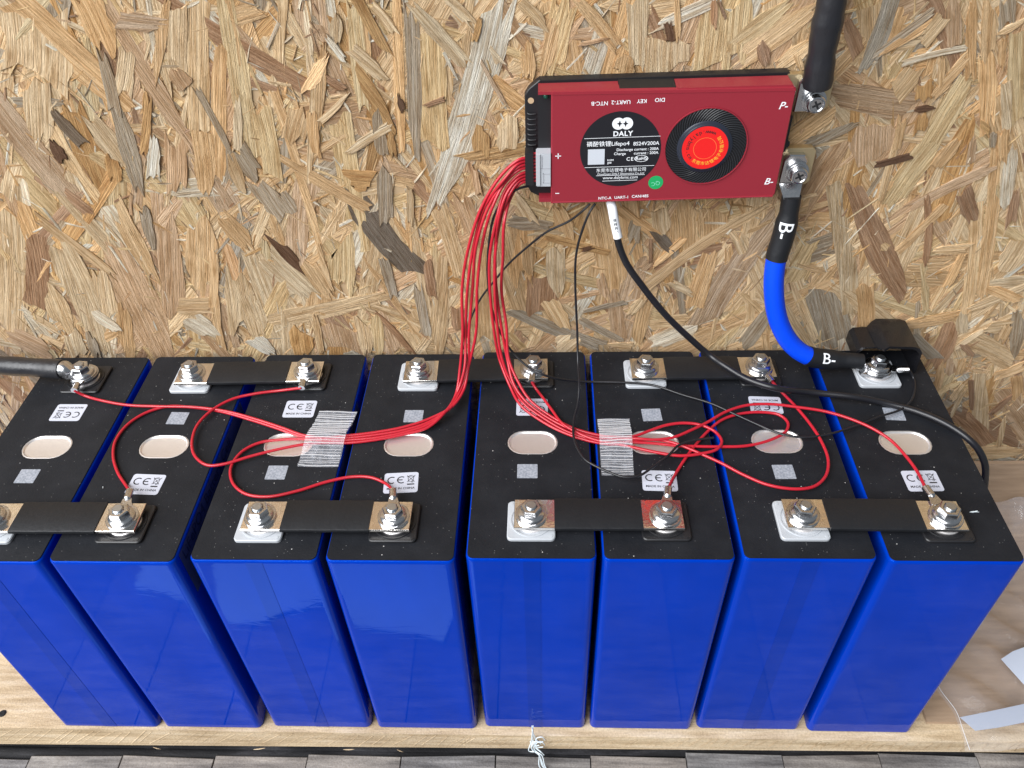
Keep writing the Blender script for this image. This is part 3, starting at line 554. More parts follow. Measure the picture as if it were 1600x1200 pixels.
# ------------------------------------------------------------------ battery management board on the wall
BY0, BYF = 180.4, 160.0                              # back and front
def bp(x, z, y): return Vector((x, y, z))
bms = empty('battery_management_unit', (100, BY0, 330))
tag(bms, 'red battery management unit with fan screwed to the strand board wall', 'controller')
def prism_y(pts, y0, y1, bev=.5):
    c = Vector((sum(p[0] for p in pts)/len(pts), 0, sum(p[1] for p in pts)/len(pts)))
    def rg(y, k):
        out = []
        for x, z in pts:
            v = Vector((x, y, z)); dd = Vector((c.x-x, 0, c.z-z)); out.append(v+dd.normalized()*k)
        return out
    return MB().rings([rg(y0, 0), rg(y1+bev, 0), rg(y1, bev)])
plate = [(25.9,335),(25.9,389),(28,392.5),(31,395),(34,397.4),(166,399.4),(169.5,397.5),(171.6,393),(171.6,334),(169,331),(34,327),(28.5,330)]
pl = obj('heat_sink_plate', prism_y(plate, BY0, 174.5), M['bms_black'], bms, smooth=30)
hl = MB().lathe((29.3, 174.4, 386.3), [(1.7,0),(1.7,.15)], 16, ax=(Vector((1,0,0)), Vector((0,0,1)), Vector((0,-1,0)))); obj('screw_hole', hl, mat('wood_in_hole', (.45,.33,.2), .8), pl)
for k in range(7):
    zz = 379.2-k*3.05; f = MB().tube(spline([(27.4,174.4,zz),(28,173.7,zz-.3),(30.3,173.4,zz-.3),(31.9,173.6,zz-.2)], 1), .55, 8); obj('cooling_rib', f, M['bms_black'], pl, smooth=60)
# red cover: body with recessed left bay
cov = MB()
cov.join(prism_y([(33.4,334),(33.4,395.6),(166.3,397.4),(168.2,395.0),(169.0,334.2),(167,332.2),(40.8,330.2),(40.8,331.2),(33.4,331.5)], 175, 167.5, .2))
co = obj('red_cover', cov, M['red_cover'], bms, smooth=30)
face = [(40.3,330.6),(40.3,397.2),(166.6,397.4),(167.8,396.3),(168.3,335.0),(166.8,333.2)]
fo = obj('front_panel', prism_y(face, 167.6, BYF, .7), M['red_cover'], co, smooth=30)
lip = MB(); lip.box((40.6,159.75,395.4),(167.4,160.6,396.0)); lip.box((33.4,160.4,395.4),(40.6,167.6,397.0))
lip.join(prism_y([(33.4,395.2),(33.4,396.4),(76,396.9),(76,395.4)], 173, 160.8, .2)); lip.join(prism_y([(106,395.4),(106,397.6),(165.6,398.4),(167.0,395.8)], 173, 160.8, .2)); lip.box((33.4,160.6,331.5),(40.6,167.6,334.2))
lip.tube([(41.5,159.9,331.6),(167,159.9,334.0)], .5, 8)
obj('cover_lip', lip, M['red_cover'], co, smooth=30)
obj('top_slot', MB().box((76.2,162.5,395.3),(105.8,174.2,397.45)), M['dark_hole'], co)
obj('terminal_bay', MB().box((33.2,166.2,334.3),(40.25,167.45,396.4)), M['bms_black'], co)
obj('status_led', MB().lathe((37.6,166.2,392.4), [(1.5,0),(1.4,.8),(.9,1.3),(.2,1.5)], 14, ax=(Vector((1,0,0)), Vector((0,0,1)), Vector((0,-1,0)))), M['led'], co, smooth=60)
sk = MB().box((32.4,159.4,342.2),(40.1,166.2,362.4)); sk.box((31.9,158.7,343.0),(34.2,166,362.0))
sko = obj('wire_socket', sk, M['white_plastic'], bms); sd = MB()
for a, b in (((35.2,160.8),(38.6,160.8)),((35.2,353.5),(35.2,360.8)),((35.2,353.5),(39.6,353.5)),((36.0,344.6),(36.0,350.2)),((36.0,350.2),(39.6,350.2)),((36,344.6),(39.6,344.6))):
    if a[1] < 200: continue
    sd.box((min(a[0],b[0])-.2,159.2,min(a[1],b[1])-.2),(max(a[0],b[0])+.2,159.5,max(a[1],b[1])+.2))
obj('socket_latch', sd, mat('grey_plastic', (.36,.37,.40), .5), sko)
pg = MB().box((25.8,160.0,342.6),(30.4,167.0,362.6)); pgo = obj('wire_plug', pg, M['black_plastic'], None, (28,163,342.6)); tag(pgo, 'black wire plug seated in the white socket of the red unit', 'connector')
for k in range(9): obj('pin_wire', MB().tube([(30.3,162.6,344.2+2.1*k),(32.0,162.6,344.2+2.1*k)], .75, 8), M['red_wire'], pgo)
# printed face
FU, FV = Vector((1,0,0)), Vector((0,0,1))
def on_face(mb, x, z, lift=.08, ang=0): return place(mb, (x, BYF-lift, z), FU, FV, ang)
tilt = .02
lab = obj('round_label', on_face(disc2(0,0,22.2,64), 78.5, 363.8, .10), M['label_black'], fo)
pr = MB(); LX, LZ = 78.5, 363.8
def lp(body, dx, dz, size, al='CENTER', bold=.0, sp=1.0): pr.join(on_face(text_mb(body, size, align=al, bold=bold, spacing=sp), LX+dx, LZ+dz, .2, tilt))
lp('DALY', .8, 9.4, 4.0, bold=.10, sp=1.1)
lp('磷酸铁锂Lifepo4', -18.6, 3.3, 3.35, 'LEFT', .02); lp('8S24V200A', 21.0, 3.7, 3.0, 'RIGHT', .02)
lp('Discharge current : 200A', 21.0, .45, 2.25, 'RIGHT', .02); lp('Charge       current : 200A', 21.0, -1.9, 2.25, 'RIGHT', .02)
lp('R10M', -5.1, -6.1, 1.5, bold=.02); lp('JJ08', -5.6, -7.7, 1.5, bold=.02); lp('CE', 5.6, -5.6, 3.0, bold=.03, sp=1.2); lp('RoHS', 11.9, -5.3, 2.7, bold=.04)
lp('东莞市达锂电子有限公司', 1.2, -12.2, 2.55); lp('DongGuan DALY Electronics Co.,Ltd', 1.1, -14.4, 1.72); lp('www.dalybms.com', 1.0, -16.8, 2.6)
el = arc2(0,0,1,0,360,.12,30); el.xf(lambda p: Vector((p.x*3.6, p.y*1.9, 0))); pr.join(on_face(el, LX+11.9, LZ-5.3, .2))
for (x0, z0, x1, z1) in ((-20.0,6.9,21.2,7.8),(-19.2,-10.4,19.3,-9.6),(-12.6,-15.5,14.5,-15.1),(-9.0,-18.9,10.5,-18.4)): pr.join(on_face(strip2([(x0,z0),(x1,z1)], .24), LX, LZ, .2))
obj('label_print', pr, M['print'], fo)
lg = MB(); lg.join(on_face(disc2(0,0,3.4,32), LX-1.9, LZ+15.2, .2)); lg.join(on_face(disc2(0,0,3.4,32), LX+2.5, LZ+15.3, .23)); obj('logo', lg, M['print'], fo)
stz = MB()
for q in (-1.9, 2.5):
    s4 = [(0,2.0),(.5,.5),(1.6,0),(.5,-.5),(0,-2.0),(-.5,-.5),(-1.6,0),(-.5,.5)]
    stz.join(on_face(MB().add([(0,0,0)]+[(a,b,0) for a,b in s4], [(0,k+1,(k+1) % 8+1) for k in range(8)]), LX+q*.72+.1, LZ+15.25, .3))
obj('logo_star', stz, M['label_black'], fo)
obj('plain_square', on_face(MB().add([(-4.6,-4.6,0),(4.6,-4.6,0),(4.6,4.6,0),(-4.6,4.6,0)], [(0,1,2,3)]), LX-13.1, LZ-4.0, .2, tilt), mat('pale_print', (.52,.55,.60), .5), fo)
def panel_print(mb): return obj('panel_print', mb, M['print'], fo)
for body, x, z, a in (('NTC-A',71.4,333.9,.03),('UART-1',81.0,334.3,.03),('CAN/485',91.6,334.9,.03)): panel_print(on_face(text_mb(body, 2.45, bold=.03), x, z, .1, a))
for body, x, z in (('DIO',97.6,391.9),('KEY',88.2,391.4),('UART-2',77.2,391.0),('NTC-B',66.0,390.5)): panel_print(on_face(text_mb(body, 3.0, bold=.03), x, z, .1, PI+.015))
for body, x, z in (('P-',162.6,387.4),('B-',163.0,343.2)): panel_print(on_face(text_mb(body, 5.6, shear=.25, bold=.06), x, z, .1))
panel_print(on_face(strip2([(-1.5,0),(1.5,0)], .5).join(strip2([(0,-1.5),(0,1.5)], .5)), 44.3, 360.6, .1)); panel_print(on_face(strip2([(-1.0,0),(1.0,0)], .5), 44.0, 337.4, .1))
qc = obj('check_sticker', on_face(disc2(0,0,4.2,28), 99.7, 343.6, .12), M['green'], fo); obj('check_print', on_face(text_mb('QC', 3.4), 99.7, 343.0, .2, PI+.2), mat('pale_green_print', (.20,.60,.42), .5), qc)
# fan
FX, FZ = 125.0, 365.0
fan = obj('fan_recess', on_face(disc2(0,0,22.3,64), FX, FZ, .06), M['dark_hole'], bms)
gv = MB()
for k in range(64):
    a0 = 2*PI*k/64; pts = []
    for q in range(6):
        r = 14.3+7.7*q/5; a = a0-.42*(q/5)**1.1; pts.append((FX+r*math.cos(a), 159.55, FZ+r*math.sin(a)))
    gv.tube(pts, .27, 5)
gr = obj('fan_grille', gv, mat('grille_plastic', (.020,.021,.025), .38), fan, smooth=60)
YA = (Vector((1,0,0)), Vector((0,0,1)), Vector((0,-1,0)))
rm = MB().lathe((FX,159.7,FZ), [(21.9,0),(22.0,.5),(22.5,.55),(22.6,0)], 64, ax=YA, cap0=False, cap1=False); obj('fan_rim', rm, M['red_cover'], fan, smooth=40)
hb = obj('fan_hub', MB().lathe((FX-.6,160,FZ), [(15.2,0),(15.0,.8),(14.4,1.2),(13.6,1.3),(13.2,1.6),(12.9,1.7)], 56, ax=YA), mat('hub_plastic', (.018,.022,.035), .3), fan, smooth=40)
obj('hub_sticker', MB().lathe((FX-.6,158.35,FZ), [(12.5,0),(12.5,.12)], 48, ax=YA), M['hub_red'], hb)
obj('hub_ring', on_face(arc2(0,0,6.2,0,360,.28,40), FX-.6, FZ-.2, 1.85), M['orange_line'], hb)
def round_text(body, r, a0, da, size, m_, lift=1.86):
    mb = MB()
    for k, ch in enumerate(body):
        a = math.radians(a0+da*k); mb.join(on_face(text_mb(ch, size, bold=.02), FX-.6+r*math.cos(a), FZ+r*math.sin(a), lift, a+PI/2))
    return obj('hub_print', mb, m_, hb)
round_text('www.dalybms.cn', 9.2, 66, 11.6, 3.2, M['ink']); round_text('东莞市达锂电子有限公司', 9.2, 236, 16.2, 2.4, M['yellow'])
# brass tabs, lugs and screws
def tab(x0, x1, z0, z1):
    return obj('brass_tab', prism_y([(x0,z0),(x1-2,z0),(x1,z0+2),(x1,z1-2),(x1-2,z1),(x0,z1)], 178.2, 173.6, .4), M['brass'], bms)
tab(166, 191.0, 378.6, 398.6); tab(166, 190.6, 333.6, 356.4)
obj('side_strip', MB().box((168.6,168,357),(171.4,176,378)), M['bms_black'], bms)
obj('side_screw', MB().lathe((171.2,171.5,360.4), [(2.6,0),(2.5,1.2),(1.5,1.8)], 14, ax=YA), M['bms_black'], bms, smooth=40)
def screw(x, z, y, parent):
    mb = MB().lathe((x, y, z), [(6.4,0),(6.4,1.3),(5.7,1.6),(5.4,1.6),(5.4,2.9),(4.6,3.1),(4.9,3.2),(4.9,6.0),(4.4,6.7),(3.6,6.9)], 28, ax=YA, cap1=False)
    mb.lathe((x,y,z), [(3.6,6.9),(3.2,6.5),(.1,6.4)], 28, ax=YA, cap0=False)
    s = obj('pan_screw', mb, M['steel'], parent, smooth=30)
    c = MB()
    for a in (.5, .5+PI/2):
        u = Vector((math.cos(a),0,math.sin(a)))
        v = Vector((-math.sin(a),0,math.cos(a)))
        p = Vector((x, y-6.55, z)); c.add([p-u*2.4-v*.55, p+u*2.4-v*.55, p+u*2.4+v*.55, p-u*2.4+v*.55, p+Vector((0,-.12,0))], [(0,1,4),(1,2,4),(2,3,4),(3,0,4)])
    obj('cross_recess', c, M['dark_hole'], s)

# ------------------------------------------------------------------ heavy cables
def flat_lug(o, c, d, n, width, ring_r, length, barrel_r, th, zoff, mt):
    """lug: palm round c on plane normal n, tongue along d, then barrel"""
    c, d, n = Vector(c), Vector(d).normalized(), Vector(n).normalized(); s = d.cross(n).normalized()
    out = []
    for k in range(13):
        a = PI/2+PI*k/12; out.append(c+d*(ring_r*math.cos(a))+s*(ring_r*math.sin(a)))
    out += [c+d*(length*.55)-s*width*.5, c+d*length*.8-s*barrel_r*.9, c+d*length*.8+s*barrel_r*.9, c+d*(length*.55)+s*width*.5]
    mb = MB().poly([p+n*zoff for p in out], n*th)
    q = c+d*length*.68+n*(zoff+th*.5)
    pts = [q, q+d*length*.12+n*barrel_r*.35, q+d*length*.32+n*barrel_r*.55, q+d*length*.75+n*barrel_r*.55]
    mb.tube(spline(pts, 1.5), barrel_r, 16, rfun=lambda t: barrel_r*(.45+.55*min(1, t*3)))
    return obj('cable_lug', mb, mt, o, smooth=40)
# P- cable rising out of the frame
pc = empty('power_cable', (180, 165, 398)); tag(pc, 'thick black cable rising from the upper brass tab of the red unit', 'cable')
path = [unp(1277,134,1,166), unp(1282,95,1,165), unp(1290,50,1,165), unp(1300,0,1,165), unp(1312,-70,1,166), unp(1325,-170,1,168)]
obj('heatshrink', MB().tube(spline(path, 3), 7.2, 18, rfun=lambda t: 7.3+.35*math.sin(t*23)+.25*math.sin(t*57)), M['shrink'], pc, smooth=60)
lugp = prism_y([(171.6,379.4),(183.6,379.4),(185.2,381.5),(185.2,396),(184.4,400),(174,400),(171.6,396)], 173.5, 169.2, .8); lo = obj('cable_lug', lugp, M['steel'], pc, smooth=30); screw(181.0, 386.2, 169.3, pc)
# blue B- cable
bc = empty('blue_cable', (181, 168, 320)); tag(bc, 'bright blue cable from the lower brass tab down to the end cell', 'cable')
lugb = prism_y([(172.0,336.5),(185.8,336.5),(185.8,351),(183.6,354.0),(175,354.2),(172.2,351)], 173.5, 169.6, .8)
lugb.add([Vector(p) for p in ((172.2,169.7,336.6),(185.6,169.7,336.6),(183.6,163.5,329.5),(175,163.5,329.5),(172.2,173.4,336.6),(185.6,173.4,336.6),(183.6,172.5,329.5),(175,172.5,329.5))], [(0,3,2,1),(4,5,6,7),(0,1,5,4),(1,2,6,5),(2,3,7,6),(3,0,4,7)])
obj('cable_lug', lugb, M['steel'], bc, smooth=30); screw(180.8, 344.2, 169.7, bc)
zc = H+12.5; term8 = Vector((CX[7], CY[7]+TY, 0))
P = [unp(1237,306,1,166.5), unp(1231,340,1,165), unp(1222,375,1,163), unp(1213,404,1,161), unp(1209,450,1,158), unp(1216,500,1,155), unp(1236,537,1,152), unp(1262,556,1,150), unp(1300,562,2,zc), unp(1330,563.5,2,zc-.5), unp(1347,565,2,zc-1)]
sp_ = spline(P, 2.5); acc = [0]
for a, b in zip(sp_[:-1], sp_[1:]): acc.append(acc[-1]+(b-a).length)
def sub(pt0, pt1):
    i0 = min(range(len(sp_)), key=lambda i: (sp_[i]-pt0).length); i1 = min(range(len(sp_)), key=lambda i: (sp_[i]-pt1).length); return sp_[i0:i1+1]
obj('blue_insulation', MB().tube(sub(P[3], P[7]), 6.1, 20), M['blue_cable'], bc, smooth=60)
up_ = sub(P[0], P[3]); obj('heatshrink', MB().tube(up_, 6.6, 20, rfun=lambda t: 5.6 if t < .30 else 5.6+1.05*min(1,(t-.30)*8)), M['sleeve'], bc, smooth=60)
dn_ = sub(P[7], P[10]); obj('heatshrink', MB().tube(dn_, 6.6, 20, rfun=lambda t: 6.7 if t < .55 else 6.7-1.5*min(1,(t-.55)*8)), M['sleeve'], bc, smooth=60)
def view_text(body, size, path, frac, r, parent, flip=1):
    """lettering printed on a cable: wrapped round its sleeve on the upper, room-facing side"""
    k = int(frac*(len(path)-1)); c = path[k]; U = (path[k+1]-path[k-1]).normalized()
    Nn = (CAM-c); Nn = (Nn-U*Nn.dot(U)).normalized(); V = Nn.cross(U)
    mb = text_mb(body, size, bold=.05)
    bm = bmesh.new(); vs = [bm.verts.new(v) for v in mb.v]
    for f in mb.f:
        try: bm.faces.new([vs[i] for i in f])
        except ValueError: pass
    bmesh.ops.triangulate(bm, faces=bm.faces); bmesh.ops.subdivide_edges(bm, edges=bm.edges, cuts=3); bm.verts.index_update()
    o = MB().add([c+U*v.co.x+V*(r*math.sin(v.co.y/r))+Nn*(r*math.cos(v.co.y/r)) for v in bm.verts], [tuple(v.index for v in f.verts) for f in bm.faces]); bm.free()
    return obj('cable_print', o, M['print'], parent)
view_text('B-', 12.5, up_, .56, 6.95, bc)
view_text('B-', 10.5, dn_, .40, 7.05, bc)
lg8 = MB(); c8 = term8+Vector((0,0,H+4.6))
ring = [c8+Vector((9.6*math.cos(a), 9.6*math.sin(a), 0)) for a in [PI*1.25-PI*1.5*k/16 for k in range(17)]]
ring = [c8+Vector((9.8*math.cos(math.radians(-120+240*k/16)), 9.8*math.sin(math.radians(-120+240*k/16)), 0)) for k in range(17)] + [c8+Vector((-12.5,6,0)), c8+Vector((-12.5,-6,0))]
lg8.poly(ring, (0,0,1.8)); lg8.tube(spline([c8+Vector((-9,0,1.2)), c8+Vector((-12,0,4)), c8+Vector((-16,0,7))], 1.5), 5, 14, rfun=lambda t: 3.2+1.8*t); obj('cable_lug', lg8, M['steel'], bc, smooth=40)
# black cable on the first cell
kc = empty('battery_cable', (-310, 145, H)); tag(kc, 'thick black cable bolted to the rear terminal of the first cell', 'cable')
t1 = Vector((CX[0], CY[0]+TY, 0)); z1c = H+12
pth = [unp(97,577,2,z1c), unp(60,574.5,2,z1c), unp(20,572,2,z1c), unp(-40,568,2,z1c), unp(-130,562,2,z1c+2), unp(-260,556,2,z1c+6)]
obj('heatshrink', MB().tube(spline(pth, 3), 6.3, 18, rfun=lambda t: 6.5+.25*math.sin(t*40)-(.9 if t > .5 else 0)), M['shrink'], kc, smooth=60)
lk = MB(); c1 = t1+Vector((0,0,H+4.6)); ring = [c1+Vector((9.8*math.cos(math.radians(-125+250*k/16)), 9.8*math.sin(math.radians(-125+250*k/16)), 0)) for k in range(17)]
lk.poly(ring, (0,0,1.8)); lk.tube(spline([c1+Vector((-6,-1,1.6)), c1+Vector((-10,-2,4.5)), pth[0]+Vector((4,0,0)), pth[0]+Vector((-3,0,0))], 1.5), 5, 16, rfun=lambda t: 3.6+2.0*min(1,t*1.6)); obj('cable_lug', lk, M['steel'], kc, smooth=45)
# rubber boot folded up behind the last terminal
rb = MB()
prof = [(243.5,211),(243.5,219),(245.5,222),(254.5,222.5),(256.5,227),(259,229.5),(275,229.0),(279,227.5),(281.5,224),(282.5,206)]
y0, y1 = 179.0, 150.0; inn = 1.6; n_ = len(prof)
front = [Vector((x, y1+(8 if x < 255 else 0), z)) for x, z in prof]; backp = [Vector((x, y0, z)) for x, z in prof]
cxx, czz = 263, 208
fin = [Vector((x+(cxx-x)*.09, p.y, z+(czz-z)*.09)) for p, (x, z) in zip(front, prof)]; bin_ = [Vector((x+(cxx-x)*.09, y0-1.6, z+(czz-z)*.09)) for x, z in prof]
vs = front+backp+fin+bin_; fs = []
for k in range(n_-1):
    fs += [(k,k+1,n_+k+1,n_+k), (2*n_+k,3*n_+k,3*n_+k+1,2*n_+k+1), (k,2*n_+k,2*n_+k+1,k+1)]
fs += [tuple(range(n_,2*n_)), tuple(range(3*n_,4*n_)), (0,n_,3*n_,2*n_), (n_-1,3*n_-1,4*n_-1,2*n_-1)]
rb.add(vs, fs)
bo_ = obj('rubber_boot', rb, mat('glossy_rubber', (.009,.009,.011), .24), None, (262,165,208), smooth=30); tag(bo_, 'black rubber terminal boot pulled back behind the blue cable lug', 'terminal cover')

# ------------------------------------------------------------------ sense wires
def wire(name, pxs, r, material, label, group=None, lug=None, cat='wire'):
    pts = [unp(x, y, 1 if k == 'y' else 2, v) if k != 'w' else Vector(v) for x, y, k, v in pxs]
    if lug: pts.append(lug[1])
    sp = spline(pts, 2.0)
    o = obj(name, MB().tube(sp, r, 10), material, None, sp[len(sp)//2], smooth=70); tag(o, label, cat, group)
    if lug:
        c, e = lug[0], lug[1]; d = (e-c); dl = d.length; d.normalize(); s = d.cross(Vector((0,0,1))).normalized()
        g = MB(); zz = Vector((0,0,H+6.35)); base = Vector((c.x, c.y, 0))
        ring = [base+zz+(Vector((math.cos(a)*6.2, math.sin(a)*6.2, 0))) for a in [2*PI*k/20 for k in range(20)]]; g.poly(ring, (0,0,.9))
        dh = Vector((d.x, d.y, 0)).normalized(); sh = Vector((-dh.y, dh.x, 0)); hd = math.hypot(e.x-c.x, e.y-c.y)
        a = base+zz+dh*5; b = base+dh*(hd-7)+Vector((0,0,H+6.8))
        g.rings([[p+sh*w_+Vector((0,0,h)) for w_, h in ((-wd,0),(wd,0),(wd,.9),(-wd,.9))] for p, wd in ((a,4.2),(b,2.6),(b+dh*1.2,2.2))])
        g.tube([b, b+dh*.8+Vector((0,0,.4)), e+dh*.2], 2.2, 12, rfun=lambda t: 1.5+.75*min(1,t*2))
        obj('ring_lug', g, M['steel'], o, smooth=40)
    return o
def term(i, back): return Vector((CX[i], CY[i]+(TY if back else -TY), H+7))
wr = random.Random(11)
def hang(k, seq):
    out = []
    for i, (x, y, kind, v, dx, dy) in enumerate(seq):
        j = 0 if i < 2 else 1.7
        out.append((x+k*dx*1.25+wr.gauss(0, j if kind == 'y' else .5), y+k*dy*(1 if i < 3 else 1.3)+wr.gauss(0, .5 if kind == 'z' else 0), kind, v+(wr.gauss(0, 1.3) if kind == 'y' and i > 1 else 0)))
    return out
Z = H+1.35
LEFT = [(828,254,'y',162.6,0,-5.2),(812,257,'y',160,-.5,-5.0),(787,280,'y',157,-2,-4.2),(760,325,'y',154,-3,-2),(742,385,'y',151,-5,-1),(734,450,'y',148,-5.3,0),(731,520,'y',143,-4.5,0),(727,575,'y',136,-3.5,0),(718,612,'y',126,-4,2),(700,640,'z',Z+5,-3.5,3),(670,661,'z',Z+2,-1,3.2),(630,674,'z',Z+.5,0,3.0),(585,682,'z',Z,0,2.8),(545,686,'z',Z,0,2.6),(510,687,'z',Z,0,2.6)]
RW = .95; RM = M['red_wire']; G = 'red sense wires'
def T(lst, z): return [(x, y, 'z', z) for x, y in lst]
def lugpt(i, back, px, z): p = unp(px[0], px[1], 2, z); return (term(i, back), p)
wire('sense_wire', hang(-1.5, LEFT)+T([(478,681),(440,668),(400,655),(350,642),(300,636),(250,635),(200,633),(160,626),(132,618)], Z+.9), RW, RM, 'red wire running to the ring lug under the thick black cable', G, lugpt(0,1,(116,610),H+7.2))
wire('sense_wire', hang(-.5, LEFT)+T([(478,684),(435,670),(395,657),(345,643),(300,636.5),(262,635),(228,645),(200,663),(181,688),(177,712),(184,738),(196,757)], Z), RW, RM, 'red wire looping to the front lug of second cell from black cable', G, lugpt(1,0,(203,767),H+7))
wire('sense_wire', hang(1.5, LEFT)+T([(478,694),(440,701),(395,712),(350,725),(325,727),(305,713),(300,692),(308,665),(330,642),(362,624),(400,615),(440,610)], Z+1.6), RW, RM, 'red wire curling back to the rear lug of third cell from black cable', G, lugpt(2,1,(471,606),H+7))
wire('sense_wire', hang(.5, LEFT)+T([(478,686),(440,687),(405,692),(378,706),(361,730),(364,755),(385,772),(420,776),(465,767),(510,753),(550,745),(580,746),(602,755)], Z+.4), RW, RM, 'red wire in an S curve to the front lug of fourth cell from black cable', G, lugpt(3,0,(614,766),H+7))
RIGHT = [(828,275,'y',162.6,0,-5.0),(812,280,'y',160,-.5,-4.6),(794,303,'y',157,-2.2,-3),(781,345,'y',154,-3.5,-1),(775,400,'y',151,-4.6,0),(774,455,'y',149,-5,0),(780,510,'y',146,-5,0),(790,560,'y',139,-4.5,0),(802,600,'y',128,-4,1),(820,628,'z',Z+6,-3.5,2.5),(850,652,'z',Z+2.5,-2,3),(890,673,'z',Z+.8,-1,3),(930,685,'z',Z,0,3),(965,689,'z',Z,0,2.8)]
wire('sense_wire', hang(-1.5, RIGHT)+T([(989,682),(1015,673),(1040,664.5),(1067,661),(1095,664),(1118,675),(1128,690),(1120,702),(1095,709),(1062,712),(1027,707),(990,699),(965,694),(930,687),(900,675),(878,661),(862,640),(848,621),(838,608)], Z+2.0), RW, RM, 'red wire doubling back under the tape to the rear lug beside hanging wires', G, lugpt(4,1,(831,597),H+7))
wire('sense_wire', hang(.5, RIGHT)+T([(989,691),(1025,693),(1053,696),(1090,697.5),(1127,698),(1167,696.5),(1205,687),(1228,674),(1231,660),(1217,648),(1190,644),(1160,646),(1130,655),(1105,675),(1088,694),(1072,715),(1056,740)], Z+.5), RW, RM, 'red wire making a long flat loop to the red tinted busbar lug', G, lugpt(5,0,(1044,763),H+7))
wire('sense_wire', hang(1.5, RIGHT)+T([(989,688),(1020,687),(1045,690),(1067,697),(1095,709),(1127,723.5),(1160,741),(1200,757.5),(1243,764),(1272,760),(1290,744),(1294,718),(1282,687),(1264,660),(1244,636),(1222,613)], Z+1.4), RW, RM, 'red wire in the widest loop ending at the rear lug under black cord', G, lugpt(6,1,(1207,597),H+7))
wire('sense_wire', hang(-.5, RIGHT)+T([(989,685),(1025,687),(1053,683),(1080,672),(1105,660),(1135,643),(1168,633),(1205,631.5),(1245,636),(1290,643),(1333,656),(1367,671.5),(1393,689),(1414,711),(1432,735)], Z+2.9), RW, RM, 'red wire crossing to the front lug of the cell with the blue cable', G, lugpt(7,0,(1446,762),H+7))
# black sense wire
BW = M['black_wire']
lp8 = (term(7,1), unp(1420,577,2,H+9))
wire('black_sense_wire', [(826,291,'y',162.6),(812,294,'y',160),(792,306,'y',157),(773,335,'y',155),(764,380,'y',153),(762,430,'y',151),(768,480,'y',150),(782,520,'y',149),(800,549,'y',149)]+T([(822,571),(843,583)], H+17)+T([(867,591)],H+12)+T([(907,596),(973,597.5),(1020,602),(1067,617),(1110,630),(1150,648),(1190,666),(1220,678),(1250,683),(1283,681),(1333,667),(1377,650),(1405,641),(1423,627),(1429,607),(1427,590)], H+3.2), .75, BW, 'thin black wire drooping across the cells to the blue cable lug', None, lp8)
wire('sensor_wire', [(930,318,'y',167),(922,330,'y',165),(908,365,'y',163),(900,400,'y',161),(899,450,'y',158),(902,520,'y',152),(903,565,'y',143)]+T([(905,600)],H+14)+T([(903,630)],H+8)+T([(897,655),(896,680),(902,700),(914,718),(930,728),(950,737),(973,745),(996,744.5),(1021,729),(1045,711),(1060,696),(1085,688),(1115,684)], H+5.2), .75, BW, 'thin black sensor lead hanging from the red unit and looping past tape')
wire('sensor_wire', [(922,318,'y',167),(912,328,'y',166),(890,345,'y',168),(855,362,'y',171),(825,385,'y',174),(795,412,'y',176),(770,442,'y',177),(752,465,'y',177),(735,500,'y',177),(725,545,'y',178)], .7, BW, 'thin black lead slanting over the strand board behind red wires')
# data cord with white tag
dc = wire('data_cord', [(955,315,'y',166),(957,325,'y',163),(961,345,'y',161),(965,375,'y',159),(978,410,'y',157),(1002,445,'y',155),(1040,492,'y',153),(1085,535,'y',152),(1110,556,'y',150)]+T([(1133,572)],H+16)+T([(1167,592),(1210,606)],H+13)+T([(1267,613),(1333,620)],H+6)+T([(1383,630),(1433,643),(1483,665)],H+2.6)+[(1522,694,'z',H-2),(1538,722,'z',H-14),(1539,752,'z',H-32),(1532,800,'z',H-60)], 2.15, BW, 'black data cord curving from the red unit across the last two cells', None, None, 'cord')
tp = spline([unp(954,316,1,166), unp(956.5,325,1,163), unp(960,345,1,161), unp(965.5,371,1,159.2)], 2)
tg = obj('white_tag', MB().tube(tp, 2.75, 16), M['print'], dc, smooth=60)
tm = MB(); c0 = unp(961.5,350,1,160.6); e0 = unp(966,374,1,159.4); Uv = (e0-c0).normalized(); Nv = (CAM-c0); Nv = (Nv-Uv*Nv.dot(Uv)).normalized(); Vv = Nv.cross(Uv)
for k in range(5):
    q = c0+Uv*(k*2.6-4.5)+Nv*2.85
    for a, b, c_, d_ in ((-.9,.1,.9,.4),(-.9,.9,.9,1.2),(-.7,.1,-.4,1.9),(.3,.1,.6,1.9)): tm.add([q+Vv*a+Uv*b, q+Vv*c_+Uv*b, q+Vv*c_+Uv*d_, q+Vv*a+Uv*d_], [(0,1,2,3)])
obj('tag_print', tm, M['ink'], tg)

